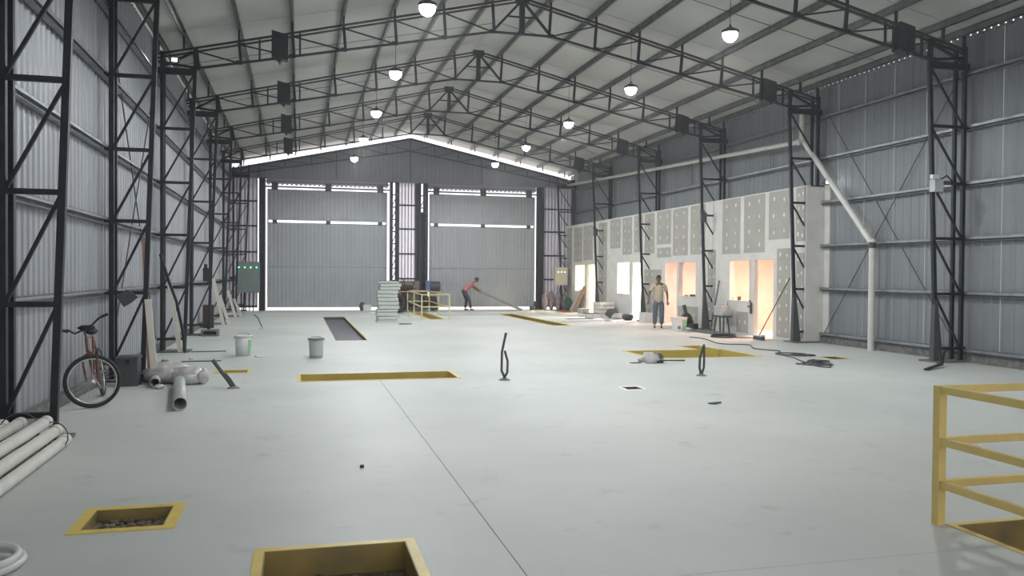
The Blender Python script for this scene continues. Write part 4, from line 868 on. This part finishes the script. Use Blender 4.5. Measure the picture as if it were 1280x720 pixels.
def hand(wrist, elbow, facing):
    w = Vector(wrist); d = (w-Vector(elbow)).normalized(); s = d.cross(Vector(facing)).normalized(); f = s.cross(d).normalized(); out = []
    palm = chain([tuple(w - d*0.02), tuple(w + d*0.04), tuple(w + d*0.085)], [(0.027, 0.02), (0.036, 0.016), (0.038, 0.014)]); out.append(skin_mesh(*palm, 'palm'))
    for q, L in ((-0.030, 0.060), (-0.010, 0.075), (0.010, 0.070), (0.028, 0.055)):
        b = w + d*0.08 + s*q; out.append(skin_mesh(*chain([tuple(b), tuple(b+d*L*0.5+f*0.008), tuple(b+d*L*0.85+f*0.03)], [0.010, 0.009, 0.007]), 'finger'))
    b = w + d*0.03 - s*0.03; out.append(skin_mesh(*chain([tuple(b), tuple(b+d*0.03-s*0.025+f*0.01), tuple(b+d*0.065-s*0.03+f*0.025)], [0.013, 0.011, 0.008]), 'thumb'))
    return out
def head_mesh(c, fwd, up=(0, 0, 1)):
    c = Vector(c); f = Vector(fwd).normalized(); u = Vector(up); u = (u-f*u.dot(f)).normalized(); s = f.cross(u)
    mb = MB(); vs = []; n, m = 20, 14
    for i in range(m+1):
        a = math.pi*i/m
        for k in range(n):
            t = 2*math.pi*k/n; fx = math.sin(a)*math.cos(t); sx = math.sin(a)*math.sin(t); z = math.cos(a)
            jaw = 1.0 if z > -0.1 else 1.0 + (z+0.1)*0.32
            r = c + f*(fx*0.098*jaw + (0.010 if z < -.2 and fx > .3 else 0)) + s*(sx*0.075*jaw) + u*(z*0.118)
            # eye sockets, brow
            if fx > 0.75 and abs(z) < 0.18 and 0.15 < abs(sx) < 0.6: r -= f*0.008
            vs.append(r)
    fs = [(i*n+k, (i+1)*n+k, (i+1)*n+(k+1) % n, i*n+(k+1) % n) for i in range(m) for k in range(n)]
    mb.add(vs, fs, True)
    def P3(a, b, d): return c + f*a + s*b + u*d
    mb.add([P3(.09,-.008,.015), P3(.09,.008,.015), P3(.122,0,-.025), P3(.092,-.017,-.032), P3(.092,.017,-.032)], [(0,1,2),(0,2,3),(1,4,2),(2,4,3)])
    for q in (-1, 1): mb.blob(P3(-.005, q*.076, -.01), (.016, .016, .03), 8, 6)
    face = MB()
    for q in (-1, 1): face.blob(P3(.088, q*.03, .008), (.010, .010, .006), 8, 5)
    face.bar(P3(.094, -.022, -.058), P3(.094, .022, -.058), .006, .005)
    hair = MB(); vs = []
    for i in range(8):
        a = math.pi*0.56*i/7
        for k in range(n):
            t = 2*math.pi*k/n; aa = a*(0.72 if math.cos(t) > 0.3 else 1.0)
            vs.append(c + f*(math.sin(aa)*math.cos(t)*0.105-.004) + s*(math.sin(aa)*math.sin(t)*0.082) + u*(math.cos(aa)*0.127))
    hair.add(vs, [(i*n+k, (i+1)*n+k, (i+1)*n+(k+1) % n, i*n+(k+1) % n) for i in range(7) for k in range(n)], True)
    return mb, face, hair
def person(label, loc, rz, J, shirt, trousers, face_dir, head_up=(0, 0, 1), shoes='dgrey', cap=None):
    """J: joint positions, metres, figure standing at the origin facing +x"""
    g = lambda k: tuple(J[k]); parts = []
    V = ['pelvis', 'waist', 'chest', 'neckb', 'neck', 'shl', 'ell', 'wrl', 'shr', 'elr', 'wrr', 'hpl', 'knl', 'anl', 'hpr', 'knr', 'anr']
    verts = [g(v) for v in V]; idx = {v: i for i, v in enumerate(V)}
    E = [('pelvis','waist'),('waist','chest'),('chest','neckb'),('neckb','neck'),('neckb','shl'),('shl','ell'),('ell','wrl'),('neckb','shr'),('shr','elr'),('elr','wrr'),('pelvis','hpl'),('hpl','knl'),('knl','anl'),('pelvis','hpr'),('hpr','knr'),('knr','anr')]
    rad = dict(pelvis=.10, waist=.10, chest=.135, neckb=.075, neck=.055, shl=.062, shr=.062, ell=.042, elr=.042, wrl=.028, wrr=.028, hpl=.07, hpr=.07, knl=.057, knr=.057, anl=.038, anr=.038)
    body = skin_mesh(verts, [(idx[a], idx[b]) for a, b in E], [rad[v] for v in V], 'person')
    hm, fm, hr = head_mesh(J['head'], face_dir, head_up); heads = hm.mesh('h', M['skin'])
    feet = []
    allm = [body, heads] + hand(g('wrl'), g('ell'), face_dir) + hand(g('wrr'), g('elr'), face_dir)
    root = link('person', merge(allm, 'person', M['skin']), None, loc=loc); root.rotation_euler = (0, 0, rz); tag(root, label, 'person')
    fm.build('face_features', M['hair'], root); hr.build('hair', M[cap or 'hair'], root)
    def up(k, k2, t): return lerp(g(k), g(k2), t)
    sv = [tuple(Vector(g('pelvis'))*1.12-Vector(g('waist'))*0.12-Vector((0, 0, .11))), g('waist'), g('chest'), up('chest', 'neckb', .85), g('shl'), up('shl', 'ell', .75), g('shr'), up('shr', 'elr', .75)]
    link('t_shirt', merge([skin_mesh(sv, [(0,1),(1,2),(2,3),(3,4),(4,5),(3,6),(6,7)], [.172, .162, .158, .088, .080, .066, .080, .066], 's')], 't_shirt', M[shirt]), root)
    sv = [g('pelvis'), g('hpl'), g('knl'), up('knl', 'anl', .95), g('hpr'), g('knr'), up('knr', 'anr', .95), up('pelvis', 'waist', .25)]
    link('trousers', merge([skin_mesh(sv, [(0,1),(1,2),(2,3),(0,4),(4,5),(5,6),(0,7)], [.156, .108, .078, .066, .108, .078, .066, .152], 't')], 'trousers', M[trousers]), root)
    for k in ('anl', 'anr'):
        a = Vector(g(k)); link('shoe', merge([skin_mesh(*chain([tuple(a+Vector((-.05, 0, -.04))), tuple(a+Vector((.05, 0, -.045))), tuple(a+Vector((.16, 0, -.055)))], [(.045, .045), (.045, .045), (.042, .032)]), 'f')], 'shoe', M[shoes]), root)
    return root
person('man in beige t-shirt and blue jeans walking beside the paint tub', (11.14, 24.4, 0), math.radians(-112),
       dict(pelvis=(0, 0, .90), waist=(.01, 0, 1.04), chest=(.03, .0, 1.24), neckb=(.03, 0, 1.40), neck=(.05, 0, 1.47), head=(.08, -0.01, 1.585), shl=(.02, .19, 1.37), ell=(-.04, .27, 1.10), wrl=(.05, .28, .86),
            shr=(.03, -.19, 1.36), elr=(.05, -.30, 1.11), wrr=(.17, -.33, .88), hpl=(0, .095, .86), knl=(.07, .10, .48), anl=(-.06, .10, .10), hpr=(0, -.095, .86), knr=(.06, -.11, .48), anr=(.04, -.12, .10)),
       'shirt', 'jeans', (1, 0.15, -.12))
person('worker in faded red t-shirt and cap bending to hold the long sheet', (7.45, 37.3, 0), 0.0,
       dict(pelvis=(-.10, 0, .92), waist=(-.02, 0, 1.06), chest=(.17, 0, 1.20), neckb=(.34, 0, 1.30), neck=(.41, 0, 1.34), head=(.49, 0, 1.42), shl=(.30, .18, 1.24), ell=(.42, .20, 1.02), wrl=(.58, .14, .92),
            shr=(.30, -.18, 1.22), elr=(.44, -.20, 1.04), wrr=(.60, -.10, .96), hpl=(-.10, .10, .88), knl=(.04, .12, .50), anl=(-.02, .13, .10), hpr=(-.10, -.10, .88), knr=(.14, -.10, .50), anr=(.20, -.12, .10)),
       'pink', 'dtrou', (1, 0, -.45), (0.35, 0, 1), cap='leaf')

# ------------------------------------------------------------------ scatter volume added to give part of the lens glow
hz = MB().box(XWL-0.1, XWR+0.05, Y0+0.1, YE+0.08, -0.4, 8.5).build('haze', M['white']); hz['kind'] = 'stuff'; hz['label'] = 'thin haze added throughout the hall for part of the lens glow'
hm = bpy.data.materials.new('haze'); hm.use_nodes = True; nt = hm.node_tree; nt.nodes.remove(nt.nodes['Principled BSDF'])
vs_ = nt.nodes.new('ShaderNodeVolumeScatter'); vs_.inputs['Density'].default_value = 0.0028; vs_.inputs['Anisotropy'].default_value = 0.5
nt.links.new(vs_.outputs[0], nt.nodes['Material Output'].inputs['Volume']); hz.data.materials[0] = hm
